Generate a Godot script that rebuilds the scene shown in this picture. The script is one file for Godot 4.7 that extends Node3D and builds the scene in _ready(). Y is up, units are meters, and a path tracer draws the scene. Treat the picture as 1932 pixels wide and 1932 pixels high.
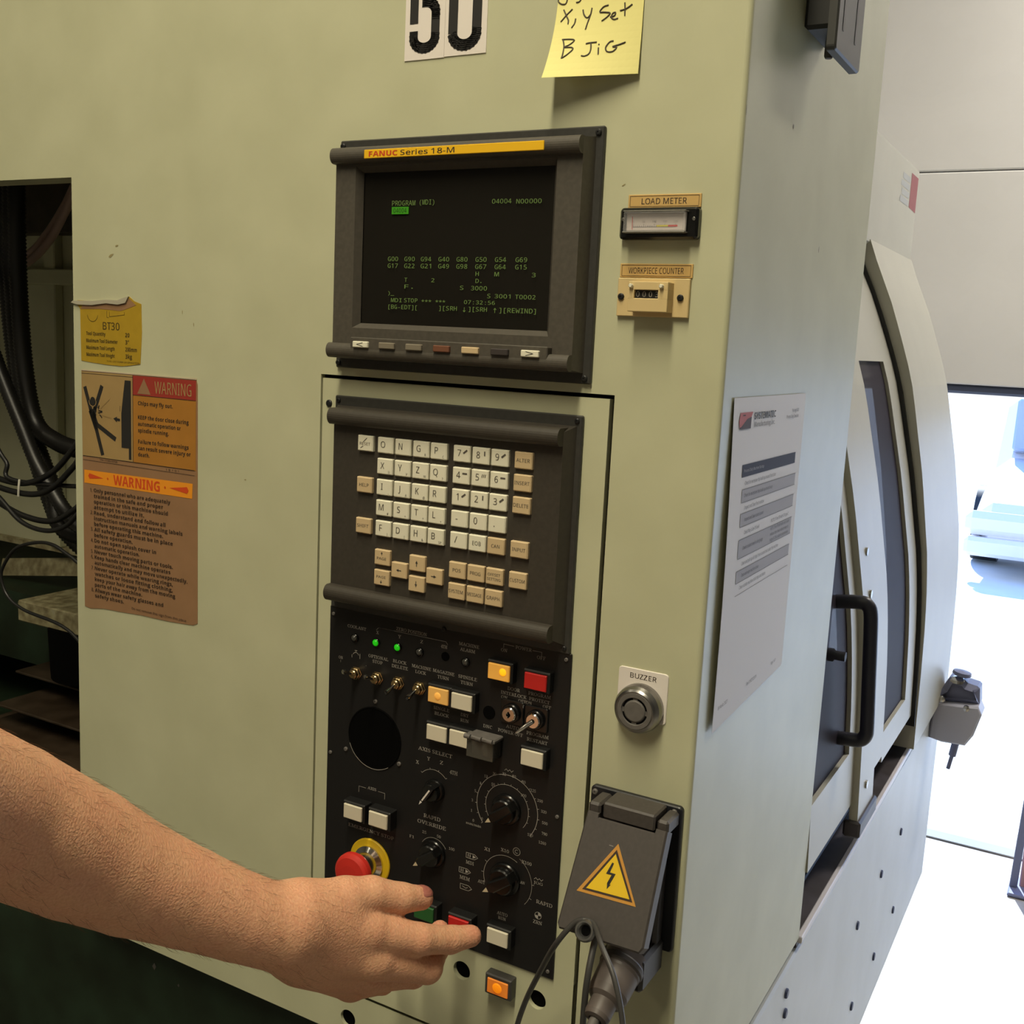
extends Node3D
# A hand at the operator panel of a machining centre, looking along its side to an open workshop door.
# Metres, y up. The cabinet's front corner is the vertical line x = 0, z = 0; its front faces +z, its side faces +x.

var mats := {}
var fonts := {}
var letters := {}
var rng := RandomNumberGenerator.new()
const CAB_TOP := 2.66
const ID := Transform3D.IDENTITY


func _ready() -> void:
	rng.seed = 11
	make_camera_and_light()
	make_materials()
	build_room()
	build_outside()
	build_cabinet()
	build_enclosure()
	build_recess()
	build_display()
	build_keypad()
	build_panel()
	build_front_items()
	build_socket()
	build_stickers()
	build_side_items()
	build_person()


func make_camera_and_light() -> void:
	var cam := Camera3D.new()
	cam.name = "camera"
	cam.fov = 50.863
	cam.near = 0.02
	cam.far = 200.0
	cam.position = Vector3(0.2694, 1.6, 0.80798)
	cam.rotation_degrees = Vector3(-9.0107, 29.1274, 2.7993)
	add_child(cam)
	cam.current = true
	var env := Environment.new()
	var sky := Sky.new()
	var sm := ProceduralSkyMaterial.new()
	sm.sky_top_color = Color(0.42, 0.58, 0.86)
	sm.sky_horizon_color = Color(0.72, 0.83, 0.99)
	sm.ground_horizon_color = Color(0.8, 0.82, 0.85)
	sm.ground_bottom_color = Color(0.6, 0.6, 0.6)
	sm.sky_energy_multiplier = 1.75
	sm.ground_energy_multiplier = 1.4
	sky.sky_material = sm
	env.background_mode = Environment.BG_SKY
	env.sky = sky
	env.tonemap_mode = Environment.TONE_MAPPER_LINEAR
	env.tonemap_exposure = 1.0
	env.sdfgi_enabled = true
	env.ssao_enabled = true
	env.ssil_enabled = true
	var we := WorldEnvironment.new()
	we.name = "world_environment"
	we.environment = env
	add_child(we)
	var sun := DirectionalLight3D.new()
	sun.name = "sun"
	sun.light_color = Color(0.93, 0.97, 1.0)
	sun.light_energy = 2.9
	sun.light_angular_distance = 0.6
	sun.shadow_enabled = true
	sun.look_at_from_position(Vector3(-1.9, 6.7, -8.6), Vector3(0.6, 0.0, -1.2))
	add_child(sun)


func ceiling_lamp(at: Vector3, length: float, energy: float, tint: Color, label: String) -> void:
	var t := thing("ceiling_light", label, "light", at, "tube lights under the ceiling")
	var a := stool()
	bx(a, at.x - 0.11, at.x + 0.11, at.y, at.y + 0.06, at.z - length / 2, at.z + length / 2, 0.01)
	obj("housing", a, mats.white_metal, t)
	for k in [-1, 1]:
		var g := stool()
		tube(g, [Vector3(at.x + 0.055 * k, at.y - 0.02, at.z - length / 2 + 0.03), Vector3(at.x + 0.055 * k, at.y - 0.02, at.z + length / 2 - 0.03)], 0.016, 12)
		obj("light_tube", g, mats.tube_glow, t)
	var l := AreaLight3D.new()
	l.name = "tube_light"
	l.area_size = Vector2(0.2, length)
	l.light_color = tint
	l.light_energy = energy
	l.area_range = 12.0
	l.area_attenuation = 2.0
	l.shadow_enabled = true
	t.add_child(l, true)
	l.position = Vector3(0, -0.045, 0)
	l.rotation_degrees = Vector3(-90, 0, 0)


# ---------- materials ----------

func speckle(size: int, freq: float, low: Color, high: Color, seed_: int, octaves := 4) -> ImageTexture:
	var n := FastNoiseLite.new()
	n.seed = seed_
	n.frequency = freq
	n.fractal_octaves = octaves
	var src := n.get_seamless_image(size, size)
	var im := Image.create(size, size, false, Image.FORMAT_RGB8)
	for y in size:
		for x in size:
			im.set_pixel(x, y, low.lerp(high, src.get_pixel(x, y).r))
	return ImageTexture.create_from_image(im)


func mat(c: Color, rough := 0.6, metal := 0.0, spec := 0.5) -> StandardMaterial3D:
	var m := StandardMaterial3D.new()
	m.albedo_color = c
	m.roughness = rough
	m.metallic = metal
	m.metallic_specular = spec
	return m


func worn(m: StandardMaterial3D, tex: Texture2D, scale_: float) -> StandardMaterial3D:
	m.albedo_texture = tex
	m.uv1_triplanar = true
	m.uv1_world_triplanar = true
	m.uv1_scale = Vector3.ONE * scale_
	return m


func glow(c: Color, e: Color, energy: float) -> StandardMaterial3D:
	var m := mat(c, 0.4)
	m.emission_enabled = true
	m.emission = e
	m.emission_energy_multiplier = energy
	return m


func rgb(r: int, g: int, b: int) -> Color:
	return Color(r / 255.0, g / 255.0, b / 255.0)


func make_materials() -> void:
	var soft := speckle(256, 0.012, Color(0.95, 0.95, 0.94), Color(1, 1, 1), 3)
	var faint := speckle(256, 0.012, Color(0.97, 0.97, 0.97), Color(1, 1, 1), 4)
	var grain := speckle(256, 0.06, Color(0.86, 0.86, 0.86), Color(1, 1, 1), 5)
	var grime := speckle(256, 0.02, Color(0.62, 0.58, 0.5), Color(1, 1, 1), 9, 5)
	mats.paint = worn(mat(rgb(195, 195, 163), 0.42), soft, 2.5)
	mats.paint_enclosure = worn(mat(rgb(188, 186, 172), 0.4), faint, 2.0)
	mats.paint_inside = worn(mat(rgb(196, 196, 166), 0.6), soft, 3.0)
	mats.green_paint = worn(mat(rgb(38, 56, 40), 0.5), grime, 1.5)
	mats.dark_plate = worn(mat(rgb(58, 57, 53), 0.5), grain, 8.0)
	mats.bezel = worn(mat(rgb(82, 77, 68), 0.52), grain, 10.0)
	mats.key_case = worn(mat(rgb(62, 57, 49), 0.55), grain, 10.0)
	mats.panel_black = mat(rgb(27, 26, 26), 0.45, 0.0, 0.4)
	mats.black = mat(rgb(20, 20, 20), 0.5)
	mats.black_gloss = mat(rgb(16, 16, 16), 0.25)
	mats.hole = mat(rgb(8, 8, 8), 0.9, 0.0, 0.15)
	mats.glass_dark = mat(rgb(30, 28, 24), 0.22, 0.0, 0.35)
	mats.phosphor = glow(rgb(60, 70, 40), Color(0.52, 0.64, 0.3), 0.34)
	mats.phosphor_bar = glow(rgb(40, 80, 20), Color(0.25, 0.62, 0.08), 0.42)
	mats.yellow_plate = mat(rgb(236, 184, 26), 0.45)
	mats.red_ink = mat(rgb(196, 60, 24), 0.6)
	mats.black_ink = mat(rgb(30, 28, 26), 0.7)
	mats.brown_ink = mat(rgb(52, 37, 26), 0.7)
	mats.grey_ink = mat(rgb(92, 90, 92), 0.7)
	mats.legend = mat(rgb(162, 157, 149), 0.7)
	mats.key_light = mat(rgb(226, 222, 200), 0.5)
	mats.key_tan = mat(rgb(202, 178, 138), 0.5)
	mats.key_grey = mat(rgb(124, 116, 100), 0.5)
	mats.key_brown = mat(rgb(112, 72, 52), 0.5)
	mats.key_dark = mat(rgb(58, 52, 50), 0.5)
	mats.lens_white = mat(rgb(214, 206, 184), 0.4)
	mats.lens_red = mat(rgb(196, 34, 32), 0.4)
	mats.lens_green = mat(rgb(34, 92, 44), 0.4)
	mats.lens_grey = mat(rgb(122, 120, 112), 0.5)
	mats.lens_lit = glow(rgb(226, 180, 90), Color(1.0, 0.6, 0.16), 0.22)
	mats.lens_lit_soft = glow(rgb(222, 180, 104), Color(1.0, 0.62, 0.24), 0.12)
	mats.bulb = glow(rgb(255, 200, 40), Color(1.0, 0.62, 0.03), 0.9)
	mats.lens_orange = glow(rgb(230, 150, 60), Color(1.0, 0.42, 0.06), 0.22)
	mats.bulb_orange = glow(rgb(255, 170, 30), Color(1.0, 0.5, 0.02), 0.55)
	mats.led_green = glow(rgb(40, 160, 30), Color(0.1, 0.85, 0.06), 0.45)
	mats.led_clear = mat(rgb(70, 70, 66), 0.2)
	mats.chrome = mat(rgb(205, 203, 198), 0.16, 1.0)
	mats.steel = mat(rgb(170, 168, 162), 0.3, 1.0)
	mats.brass = mat(rgb(190, 166, 122), 0.26, 1.0)
	mats.stop_red = mat(rgb(198, 44, 34), 0.5)
	mats.stop_yellow = mat(rgb(222, 184, 24), 0.5)
	mats.label_tan = mat(rgb(200, 164, 100), 0.5)
	mats.counter_tan = mat(rgb(208, 184, 132), 0.5)
	mats.white_card = mat(rgb(226, 218, 210), 0.6)
	mats.scale_white = mat(rgb(226, 214, 208), 0.5)
	mats.red_mark = mat(rgb(206, 60, 60), 0.6)
	mats.yellow_mark = mat(rgb(214, 200, 60), 0.6)
	mats.paper = mat(rgb(232, 232, 236), 0.8)
	mats.sticky = mat(rgb(236, 228, 150), 0.8)
	mats.sticky.backlight_enabled = true
	mats.sticky.backlight = Color(0.3, 0.28, 0.12)
	mats.pencil = mat(rgb(72, 62, 44), 0.6)
	mats.table_dark = mat(rgb(52, 56, 76), 0.8)
	mats.table_grey = mat(rgb(178, 178, 186), 0.8)
	mats.sign_brown = worn(mat(rgb(152, 116, 84), 0.42), soft, 9.0)
	mats.sign_buff = worn(mat(rgb(166, 138, 90), 0.42), soft, 6.0)
	mats.sign_amber = worn(mat(rgb(172, 118, 48), 0.42), soft, 6.0)
	mats.sign_red = mat(rgb(152, 54, 44), 0.45)
	mats.sign_orange = mat(rgb(234, 148, 36), 0.45)
	mats.sign_vermilion = mat(rgb(206, 74, 30), 0.5)
	mats.sign_back = mat(rgb(186, 170, 146), 0.7)
	mats.tool_yellow = worn(mat(rgb(176, 144, 38), 0.45), soft, 14.0)
	mats.adhesive = mat(rgb(172, 166, 146), 0.7)
	mats.socket_black = mat(rgb(26, 27, 32), 0.42)
	mats.socket_grey = worn(mat(rgb(74, 69, 66), 0.5), grain, 12.0)
	mats.plug_grey = mat(rgb(88, 80, 76), 0.45)
	mats.rubber = mat(rgb(26, 26, 27), 0.55)
	mats.cord_grey = mat(rgb(60, 59, 58), 0.45)
	mats.eyelet = mat(rgb(118, 118, 116), 0.35, 0.8)
	mats.handle_black = mat(rgb(34, 35, 48), 0.4)
	mats.tool_grey = worn(mat(rgb(104, 100, 96), 0.6), grain, 6.0)
	mats.ledge = worn(mat(rgb(84, 80, 88), 0.45), grime, 2.0)
	mats.apron = worn(mat(rgb(206, 211, 214), 0.42), soft, 1.6)
	mats.lip = mat(rgb(224, 220, 222), 0.35)
	mats.inside_dark = mat(rgb(52, 50, 50), 0.7)
	mats.pane = mat(Color(0.24, 0.22, 0.25, 0.8), 0.5, 0.0, 0.15)
	mats.pane.transparency = BaseMaterial3D.TRANSPARENCY_ALPHA
	mats.guard = mat(Color(0.34, 0.33, 0.3, 0.5), 0.2)
	mats.guard.transparency = BaseMaterial3D.TRANSPARENCY_ALPHA
	mats.clear = mat(Color(0.9, 0.9, 0.9, 0.12), 0.05)
	mats.clear.transparency = BaseMaterial3D.TRANSPARENCY_ALPHA
	mats.valve = mat(rgb(186, 186, 200), 0.4)
	mats.valve_dark = mat(rgb(120, 124, 152), 0.4)
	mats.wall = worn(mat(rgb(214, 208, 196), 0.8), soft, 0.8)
	mats.door_panel = worn(mat(rgb(236, 234, 230), 0.7), faint, 0.6)
	mats.door_seal = mat(rgb(70, 78, 100), 0.6)
	mats.floor = worn(mat(rgb(205, 203, 198), 0.5), grime, 0.9)
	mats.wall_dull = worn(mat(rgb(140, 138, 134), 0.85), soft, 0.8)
	mats.ceiling = mat(rgb(214, 208, 196), 0.9)
	mats.concrete = worn(mat(rgb(222, 221, 216), 0.8), soft, 0.6)
	mats.joint = mat(rgb(150, 150, 142), 0.8)
	mats.white_metal = mat(rgb(230, 230, 226), 0.4)
	mats.tube_glow = glow(Color(1, 1, 1), Color(1.0, 0.92, 0.78), 2.0)
	mats.car_paint = mat(rgb(212, 210, 216), 0.35)
	mats.car_glass = mat(rgb(150, 162, 182), 0.08)
	mats.post = mat(rgb(112, 118, 150), 0.5)
	mats.post_pink = mat(rgb(206, 160, 162), 0.6)
	mats.conduit = mat(rgb(26, 25, 23), 0.42)
	mats.hose = mat(rgb(186, 160, 152), 0.5)
	mats.cable_black = mat(rgb(22, 22, 21), 0.42)
	mats.zip = mat(rgb(206, 204, 190), 0.5)
	mats.brown_steel = worn(mat(rgb(70, 58, 46), 0.5), grime, 3.0)
	mats.dirty_cream = worn(mat(rgb(168, 162, 134), 0.6), speckle(256, 0.03, Color(0.62, 0.58, 0.5), Color(1.1, 1.1, 1.06), 21, 5), 5.0)
	var skin := mat(Color(1, 1, 1), 0.5, 0.0, 0.4)
	skin.vertex_color_use_as_albedo = true
	skin.subsurf_scatter_enabled = true
	skin.subsurf_scatter_strength = 0.12
	var pores := speckle(512, 0.05, Color(0.86, 0.8, 0.78), Color(1.0, 1.0, 1.0), 33, 4)
	mats.skin = worn(skin, pores, 14.0)
	mats.skin.heightmap_enabled = true
	mats.skin.heightmap_texture = pores
	mats.skin.heightmap_scale = 0.35
	mats.dirty_paint = mat(rgb(150, 138, 96), 0.6)
	mats.grey_mark = mat(rgb(176, 178, 176), 0.6)
	mats.red_mark_dull = mat(rgb(150, 84, 88), 0.6)
	mats.dark_green = mat(rgb(20, 46, 14), 0.5)
	mats.key_ink = mat(rgb(84, 78, 70), 0.7)
	mats.bulb_soft = glow(rgb(240, 190, 100), Color(1.0, 0.6, 0.2), 0.3)
	mats.chrome_dull = mat(rgb(150, 148, 146), 0.28, 1.0)
	mats.stop_yellow_dull = mat(rgb(190, 136, 54), 0.5)
	mats.sticker_ink = mat(rgb(52, 42, 14), 0.7)
	mats.logo_red = mat(rgb(196, 120, 124), 0.8)
	mats.logo_grey = mat(rgb(88, 80, 86), 0.8)
	mats.latch_grey = mat(rgb(50, 50, 48), 0.5)
	mats.scuff_grey = mat(rgb(112, 104, 92), 0.7)
	mats.socket_dark = mat(rgb(44, 42, 43), 0.5)
	mats.shirt = mat(rgb(52, 56, 66), 0.9)
	mats.pointer = mat(rgb(196, 180, 150), 0.5)
	mats.nail = mat(rgb(168, 104, 92), 0.3)
	mats.hair = mat(rgb(104, 70, 46), 0.6)
	mats.mat_rubber = mat(rgb(44, 44, 44), 0.8)
	mats.bolt_blue = mat(rgb(70, 80, 112), 0.5)
	mats.mole = mat(rgb(104, 58, 38), 0.7)


# ---------- shapes ----------

func stool() -> SurfaceTool:
	var st := SurfaceTool.new()
	st.begin(Mesh.PRIMITIVE_TRIANGLES)
	return st


func vtx(st: SurfaceTool, p: Vector3, n: Vector3) -> void:
	st.set_normal(n)
	st.add_vertex(p)


func tri(st: SurfaceTool, a: Vector3, b: Vector3, c: Vector3) -> void:   # counter-clockwise from outside
	var n := (b - a).cross(c - a).normalized()
	vtx(st, a, n)
	vtx(st, c, n)
	vtx(st, b, n)


func quad(st: SurfaceTool, a: Vector3, b: Vector3, c: Vector3, d: Vector3) -> void:
	tri(st, a, b, c)
	tri(st, a, c, d)


func otri(st: SurfaceTool, a: Vector3, b: Vector3, c: Vector3, mid: Vector3) -> void:   # turned away from mid
	if (b - a).cross(c - a).dot((a + b + c) / 3.0 - mid) < 0.0:
		tri(st, a, c, b)
	else:
		tri(st, a, b, c)


func oquad(st: SurfaceTool, a: Vector3, b: Vector3, c: Vector3, d: Vector3, mid: Vector3) -> void:
	otri(st, a, b, c, mid)
	otri(st, a, c, d, mid)


func bx(st: SurfaceTool, x0: float, x1: float, y0: float, y1: float, z0: float, z1: float, ch := 0.0, xf := ID) -> void:
	var m := Vector3((x0 + x1) / 2, (y0 + y1) / 2, (z0 + z1) / 2)
	var h := Vector3(absf(x1 - x0) / 2, absf(y1 - y0) / 2, absf(z1 - z0) / 2)
	ch = minf(ch, 0.49 * minf(h.x, minf(h.y, h.z)) * 2.0)
	var c := xf * m
	var p := func(sx: int, sy: int, sz: int, axis: int) -> Vector3:
		var e := h - Vector3(ch, ch, ch)
		e[axis] = h[axis]
		return xf * (m + Vector3(sx * e.x, sy * e.y, sz * e.z))
	for s in [-1, 1]:
		oquad(st, p.call(s, -1, -1, 0), p.call(s, 1, -1, 0), p.call(s, 1, 1, 0), p.call(s, -1, 1, 0), c)
		oquad(st, p.call(-1, s, -1, 1), p.call(1, s, -1, 1), p.call(1, s, 1, 1), p.call(-1, s, 1, 1), c)
		oquad(st, p.call(-1, -1, s, 2), p.call(1, -1, s, 2), p.call(1, 1, s, 2), p.call(-1, 1, s, 2), c)
	if ch <= 0.0:
		return
	for s in [-1, 1]:
		for t in [-1, 1]:
			oquad(st, p.call(s, t, -1, 0), p.call(s, t, 1, 0), p.call(s, t, 1, 1), p.call(s, t, -1, 1), c)
			oquad(st, p.call(s, -1, t, 0), p.call(s, 1, t, 0), p.call(s, 1, t, 2), p.call(s, -1, t, 2), c)
			oquad(st, p.call(-1, s, t, 1), p.call(1, s, t, 1), p.call(1, s, t, 2), p.call(-1, s, t, 2), c)
			for u in [-1, 1]:
				otri(st, p.call(s, t, u, 0), p.call(s, t, u, 1), p.call(s, t, u, 2), c)


func prism(st: SurfaceTool, poly: PackedVector2Array, z0: float, z1: float, xf := ID) -> void:
	if Geometry2D.is_polygon_clockwise(poly):
		poly.reverse()
	var ix := Geometry2D.triangulate_polygon(poly)
	for i in range(0, ix.size(), 3):
		var a := poly[ix[i]]
		var b := poly[ix[i + 1]]
		var c := poly[ix[i + 2]]
		if (b - a).cross(c - a) < 0.0:
			var t := b
			b = c
			c = t
		tri(st, xf * Vector3(a.x, a.y, z1), xf * Vector3(b.x, b.y, z1), xf * Vector3(c.x, c.y, z1))
		tri(st, xf * Vector3(a.x, a.y, z0), xf * Vector3(c.x, c.y, z0), xf * Vector3(b.x, b.y, z0))
	for i in poly.size():
		var a := poly[i]
		var b := poly[(i + 1) % poly.size()]
		quad(st, xf * Vector3(a.x, a.y, z0), xf * Vector3(b.x, b.y, z0), xf * Vector3(b.x, b.y, z1), xf * Vector3(a.x, a.y, z1))


func round_rect(x0: float, x1: float, y0: float, y1: float, r: float, n := 4) -> PackedVector2Array:
	var out := PackedVector2Array()
	var cs := [Vector2(x1 - r, y1 - r), Vector2(x0 + r, y1 - r), Vector2(x0 + r, y0 + r), Vector2(x1 - r, y0 + r)]
	for k in 4:
		for i in n + 1:
			var a := PI / 2 * (k + float(i) / n)
			out.append(cs[k] + Vector2(cos(a), sin(a)) * r)
	return out


func slab(st: SurfaceTool, outline: PackedVector2Array, z0: float, z1: float, bevel: float, xf := ID) -> void:   # a plate with a bevelled front edge
	if Geometry2D.is_polygon_clockwise(outline):
		outline.reverse()
	prism(st, outline, z0, z1 - bevel, xf)
	var inner := PackedVector2Array()
	var n := outline.size()
	for i in n:
		var d := (outline[(i + 1) % n] - outline[(i + n - 1) % n]).normalized()
		inner.append(outline[i] + Vector2(-d.y, d.x) * bevel)
	for i in n:
		var j := (i + 1) % n
		quad(st, xf * Vector3(outline[i].x, outline[i].y, z1 - bevel), xf * Vector3(outline[j].x, outline[j].y, z1 - bevel), xf * Vector3(inner[j].x, inner[j].y, z1), xf * Vector3(inner[i].x, inner[i].y, z1))
	prism(st, inner, z1 - bevel * 0.5, z1, xf)


func lathe(st: SurfaceTool, prof: Array, n := 24, xf := ID) -> void:   # [radius, z] from the base outwards and up to the front's centre
	var nb := xf.basis.orthonormalized()
	for i in prof.size() - 1:
		var a := Vector2(prof[i][0], prof[i][1])
		var b := Vector2(prof[i + 1][0], prof[i + 1][1])
		var d := b - a
		if d.length() < 1e-7:
			continue
		var m := Vector2(d.y, -d.x).normalized()
		for k in n:
			var t0 := TAU * k / n
			var t1 := TAU * (k + 1) / n
			var e0 := Vector3(cos(t0), sin(t0), 0)
			var e1 := Vector3(cos(t1), sin(t1), 0)
			var n0 := nb * (e0 * m.x + Vector3(0, 0, m.y))
			var n1 := nb * (e1 * m.x + Vector3(0, 0, m.y))
			var a0 := xf * (e0 * a.x + Vector3(0, 0, a.y))
			var a1 := xf * (e1 * a.x + Vector3(0, 0, a.y))
			var b0 := xf * (e0 * b.x + Vector3(0, 0, b.y))
			var b1 := xf * (e1 * b.x + Vector3(0, 0, b.y))
			if a.x > 1e-6:
				vtx(st, a0, n0)
				vtx(st, b1, n1)
				vtx(st, a1, n1)
			if b.x > 1e-6:
				vtx(st, a0, n0)
				vtx(st, b0, n0)
				vtx(st, b1, n1)


func tube(st: SurfaceTool, pts: Array, radius: Variant, n := 10, caps := true) -> void:
	var up := Vector3(0.3, 0.9, 0.2)
	var rings := []
	var norms := []
	for i in pts.size():
		var d: Vector3 = (pts[mini(i + 1, pts.size() - 1)] - pts[maxi(i - 1, 0)]).normalized()
		var u := (up - d * up.dot(d)).normalized()
		if u.length() < 0.5:
			u = (Vector3(1, 0, 0) - d * d.x).normalized()
		up = u
		var v := d.cross(u)
		var r: float = radius if radius is float else radius[i]
		var ring := []
		var nn := []
		for k in n:
			var e := u * cos(TAU * k / n) + v * sin(TAU * k / n)
			nn.append(e)
			ring.append(pts[i] + e * r)
		rings.append(ring)
		norms.append(nn)
	for i in pts.size() - 1:
		for k in n:
			var j := (k + 1) % n
			vtx(st, rings[i][k], norms[i][k])
			vtx(st, rings[i + 1][j], norms[i + 1][j])
			vtx(st, rings[i][j], norms[i][j])
			vtx(st, rings[i][k], norms[i][k])
			vtx(st, rings[i + 1][k], norms[i + 1][k])
			vtx(st, rings[i + 1][j], norms[i + 1][j])
	if caps:
		for k in n:
			var j := (k + 1) % n
			var last := pts.size() - 1
			tri(st, pts[0], rings[0][j], rings[0][k])
			tri(st, pts[last], rings[last][k], rings[last][j])


func smooth(pts: Array, sub := 6) -> Array:
	var out := []
	for i in pts.size() - 1:
		var p0: Vector3 = pts[maxi(i - 1, 0)]
		var p1: Vector3 = pts[i]
		var p2: Vector3 = pts[i + 1]
		var p3: Vector3 = pts[mini(i + 2, pts.size() - 1)]
		for k in sub:
			out.append(p1.cubic_interpolate(p2, p0, p3, float(k) / sub))
	out.append(pts[pts.size() - 1])
	return out


func ribbed(pts: Array, r: float, pitch: float) -> Array:   # [points, radii] of a corrugated conduit
	var fine := smooth(pts, 24)
	var out := []
	var rr := []
	var run := 0.0
	var next := 0.0
	for i in fine.size() - 1:
		var seg: float = fine[i].distance_to(fine[i + 1])
		while next <= run + seg:
			out.append(fine[i].lerp(fine[i + 1], (next - run) / maxf(seg, 1e-6)))
			rr.append(r if rr.size() % 2 == 0 else r * 0.86)
			next += pitch / 2
		run += seg
	return [out, rr]


func arc(st: SurfaceTool, c: Vector2, r: float, a0: float, a1: float, w: float, z: float, n := 24) -> void:   # degrees
	for i in n:
		var t0 := deg_to_rad(lerpf(a0, a1, float(i) / n))
		var t1 := deg_to_rad(lerpf(a0, a1, float(i + 1) / n))
		var e0 := Vector2(cos(t0), sin(t0))
		var e1 := Vector2(cos(t1), sin(t1))
		var p := [c + e0 * (r - w / 2), c + e0 * (r + w / 2), c + e1 * (r + w / 2), c + e1 * (r - w / 2)]
		if a1 < a0:
			p.reverse()
		quad(st, Vector3(p[0].x, p[0].y, z), Vector3(p[1].x, p[1].y, z), Vector3(p[2].x, p[2].y, z), Vector3(p[3].x, p[3].y, z))


func stroke(st: SurfaceTool, pts: Array, w: float, z: float) -> void:   # a flat printed line through 2D points
	for i in pts.size() - 1:
		var a: Vector2 = pts[i]
		var b: Vector2 = pts[i + 1]
		var d := (b - a).normalized() * w / 2
		var s := Vector2(-d.y, d.x)
		if i > 0:
			a -= d * 0.7
		if i < pts.size() - 2:
			b += d * 0.7
		quad(st, Vector3(a.x - s.x, a.y - s.y, z), Vector3(b.x - s.x, b.y - s.y, z), Vector3(b.x + s.x, b.y + s.y, z), Vector3(a.x + s.x, a.y + s.y, z))


func face(st: SurfaceTool, x0: float, x1: float, y0: float, y1: float, z: float, xf := ID) -> void:
	quad(st, xf * Vector3(x0, y0, z), xf * Vector3(x1, y0, z), xf * Vector3(x1, y1, z), xf * Vector3(x0, y1, z))


func poly_face(st: SurfaceTool, pts: Array, z: float, xf := ID) -> void:
	var p := PackedVector2Array(pts)
	if Geometry2D.is_polygon_clockwise(p):
		p.reverse()
	var ix := Geometry2D.triangulate_polygon(p)
	for i in range(0, ix.size(), 3):
		var a := p[ix[i]]
		var b := p[ix[i + 1]]
		var c := p[ix[i + 2]]
		if (b - a).cross(c - a) < 0.0:
			tri(st, xf * Vector3(a.x, a.y, z), xf * Vector3(c.x, c.y, z), xf * Vector3(b.x, b.y, z))
		else:
			tri(st, xf * Vector3(a.x, a.y, z), xf * Vector3(b.x, b.y, z), xf * Vector3(c.x, c.y, z))


func holed(st: SurfaceTool, x0: float, x1: float, y0: float, y1: float, z0: float, z1: float, c: Vector2, r: float) -> void:   # plate with a round hole
	var n := 32
	var rim := func(a: float) -> Vector2:
		var d := Vector2(cos(a), sin(a))
		var t := INF
		if absf(d.x) > 1e-6:
			t = minf(t, ((x1 if d.x > 0 else x0) - c.x) / d.x)
		if absf(d.y) > 1e-6:
			t = minf(t, ((y1 if d.y > 0 else y0) - c.y) / d.y)
		return c + d * t
	var angles := []
	for k in n:
		angles.append(TAU * k / n)
	for q in [Vector2(x1, y1), Vector2(x0, y1), Vector2(x0, y0), Vector2(x1, y0)]:
		angles.append(fposmod((q - c).angle(), TAU))
	angles.sort()
	for k in angles.size():
		var a: float = angles[k]
		var b: float = angles[(k + 1) % angles.size()]
		var i0 := c + Vector2(cos(a), sin(a)) * r
		var i1 := c + Vector2(cos(b), sin(b)) * r
		var o0: Vector2 = rim.call(a)
		var o1: Vector2 = rim.call(b)
		quad(st, Vector3(i0.x, i0.y, z1), Vector3(o0.x, o0.y, z1), Vector3(o1.x, o1.y, z1), Vector3(i1.x, i1.y, z1))
		quad(st, Vector3(i1.x, i1.y, z0), Vector3(i0.x, i0.y, z0), Vector3(i0.x, i0.y, z1), Vector3(i1.x, i1.y, z1))


# ---------- lettering ----------

func font(kind: String) -> Font:
	if not fonts.has(kind):
		var f := SystemFont.new()
		f.font_names = PackedStringArray([{"s": "Droid Sans", "b": "Droid Sans", "m": "Droid Sans Mono", "r": "Droid Serif", "rb": "Droid Serif"}[kind]])
		if kind == "b" or kind == "rb":
			f.font_weight = 700
		fonts[kind] = f
	return fonts[kind]


func word(s: String, kind: String) -> ArrayMesh:
	var key := kind + "|" + s
	if not letters.has(key):
		var t := TextMesh.new()
		t.text = s
		t.font = font(kind)
		t.font_size = 32
		t.pixel_size = 1.0 / 32.0
		t.curve_step = 2.5
		t.depth = 0.0
		var am := ArrayMesh.new()
		var arr := t.get_mesh_arrays()
		if arr.size() and arr[Mesh.ARRAY_VERTEX] != null and arr[Mesh.ARRAY_VERTEX].size():
			var vs: PackedVector3Array = arr[Mesh.ARRAY_VERTEX]
			var ns: PackedVector3Array = arr[Mesh.ARRAY_NORMAL]
			var ix: PackedInt32Array = arr[Mesh.ARRAY_INDEX]
			var st := stool()
			for i in ix:
				vtx(st, vs[i], ns[i])
			st.commit(am)
		letters[key] = am
	return letters[key]


func fit(st: SurfaceTool, s: String, x0: float, x1: float, y0: float, y1: float, z: float, kind := "s", xf := ID) -> void:   # text stretched into a box
	var m := word(s, kind)
	if m.get_surface_count() == 0:
		return
	var bb := m.get_aabb()
	var sc := Vector3((x1 - x0) / bb.size.x, (y1 - y0) / maxf(bb.size.y, 0.05), 1)
	st.append_from(m, 0, xf * Transform3D(Basis.from_scale(sc), Vector3(x0 - bb.position.x * sc.x, y0 - bb.position.y * sc.y, z)))


func txt(st: SurfaceTool, s: String, x: float, y: float, h: float, z: float, kind := "s", width := 0.0, align := 0, xf := ID) -> void:   # capitals of height h on the baseline y; align -1 left, 0 centre, 1 right of x
	var m := word(s, kind)
	if m.get_surface_count() == 0:
		return
	var ref := word("H", kind).get_aabb()
	var k := h / ref.size.y
	var bb := m.get_aabb()
	var kx := width / bb.size.x if width > 0.0 else k
	var ox := x - bb.position.x * kx - bb.size.x * kx * (0.0 if align < 0 else 0.5 if align == 0 else 1.0)
	st.append_from(m, 0, xf * Transform3D(Basis.from_scale(Vector3(kx, k, 1)), Vector3(ox, y - ref.position.y * k, z)))


# ---------- the tree of things ----------

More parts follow.
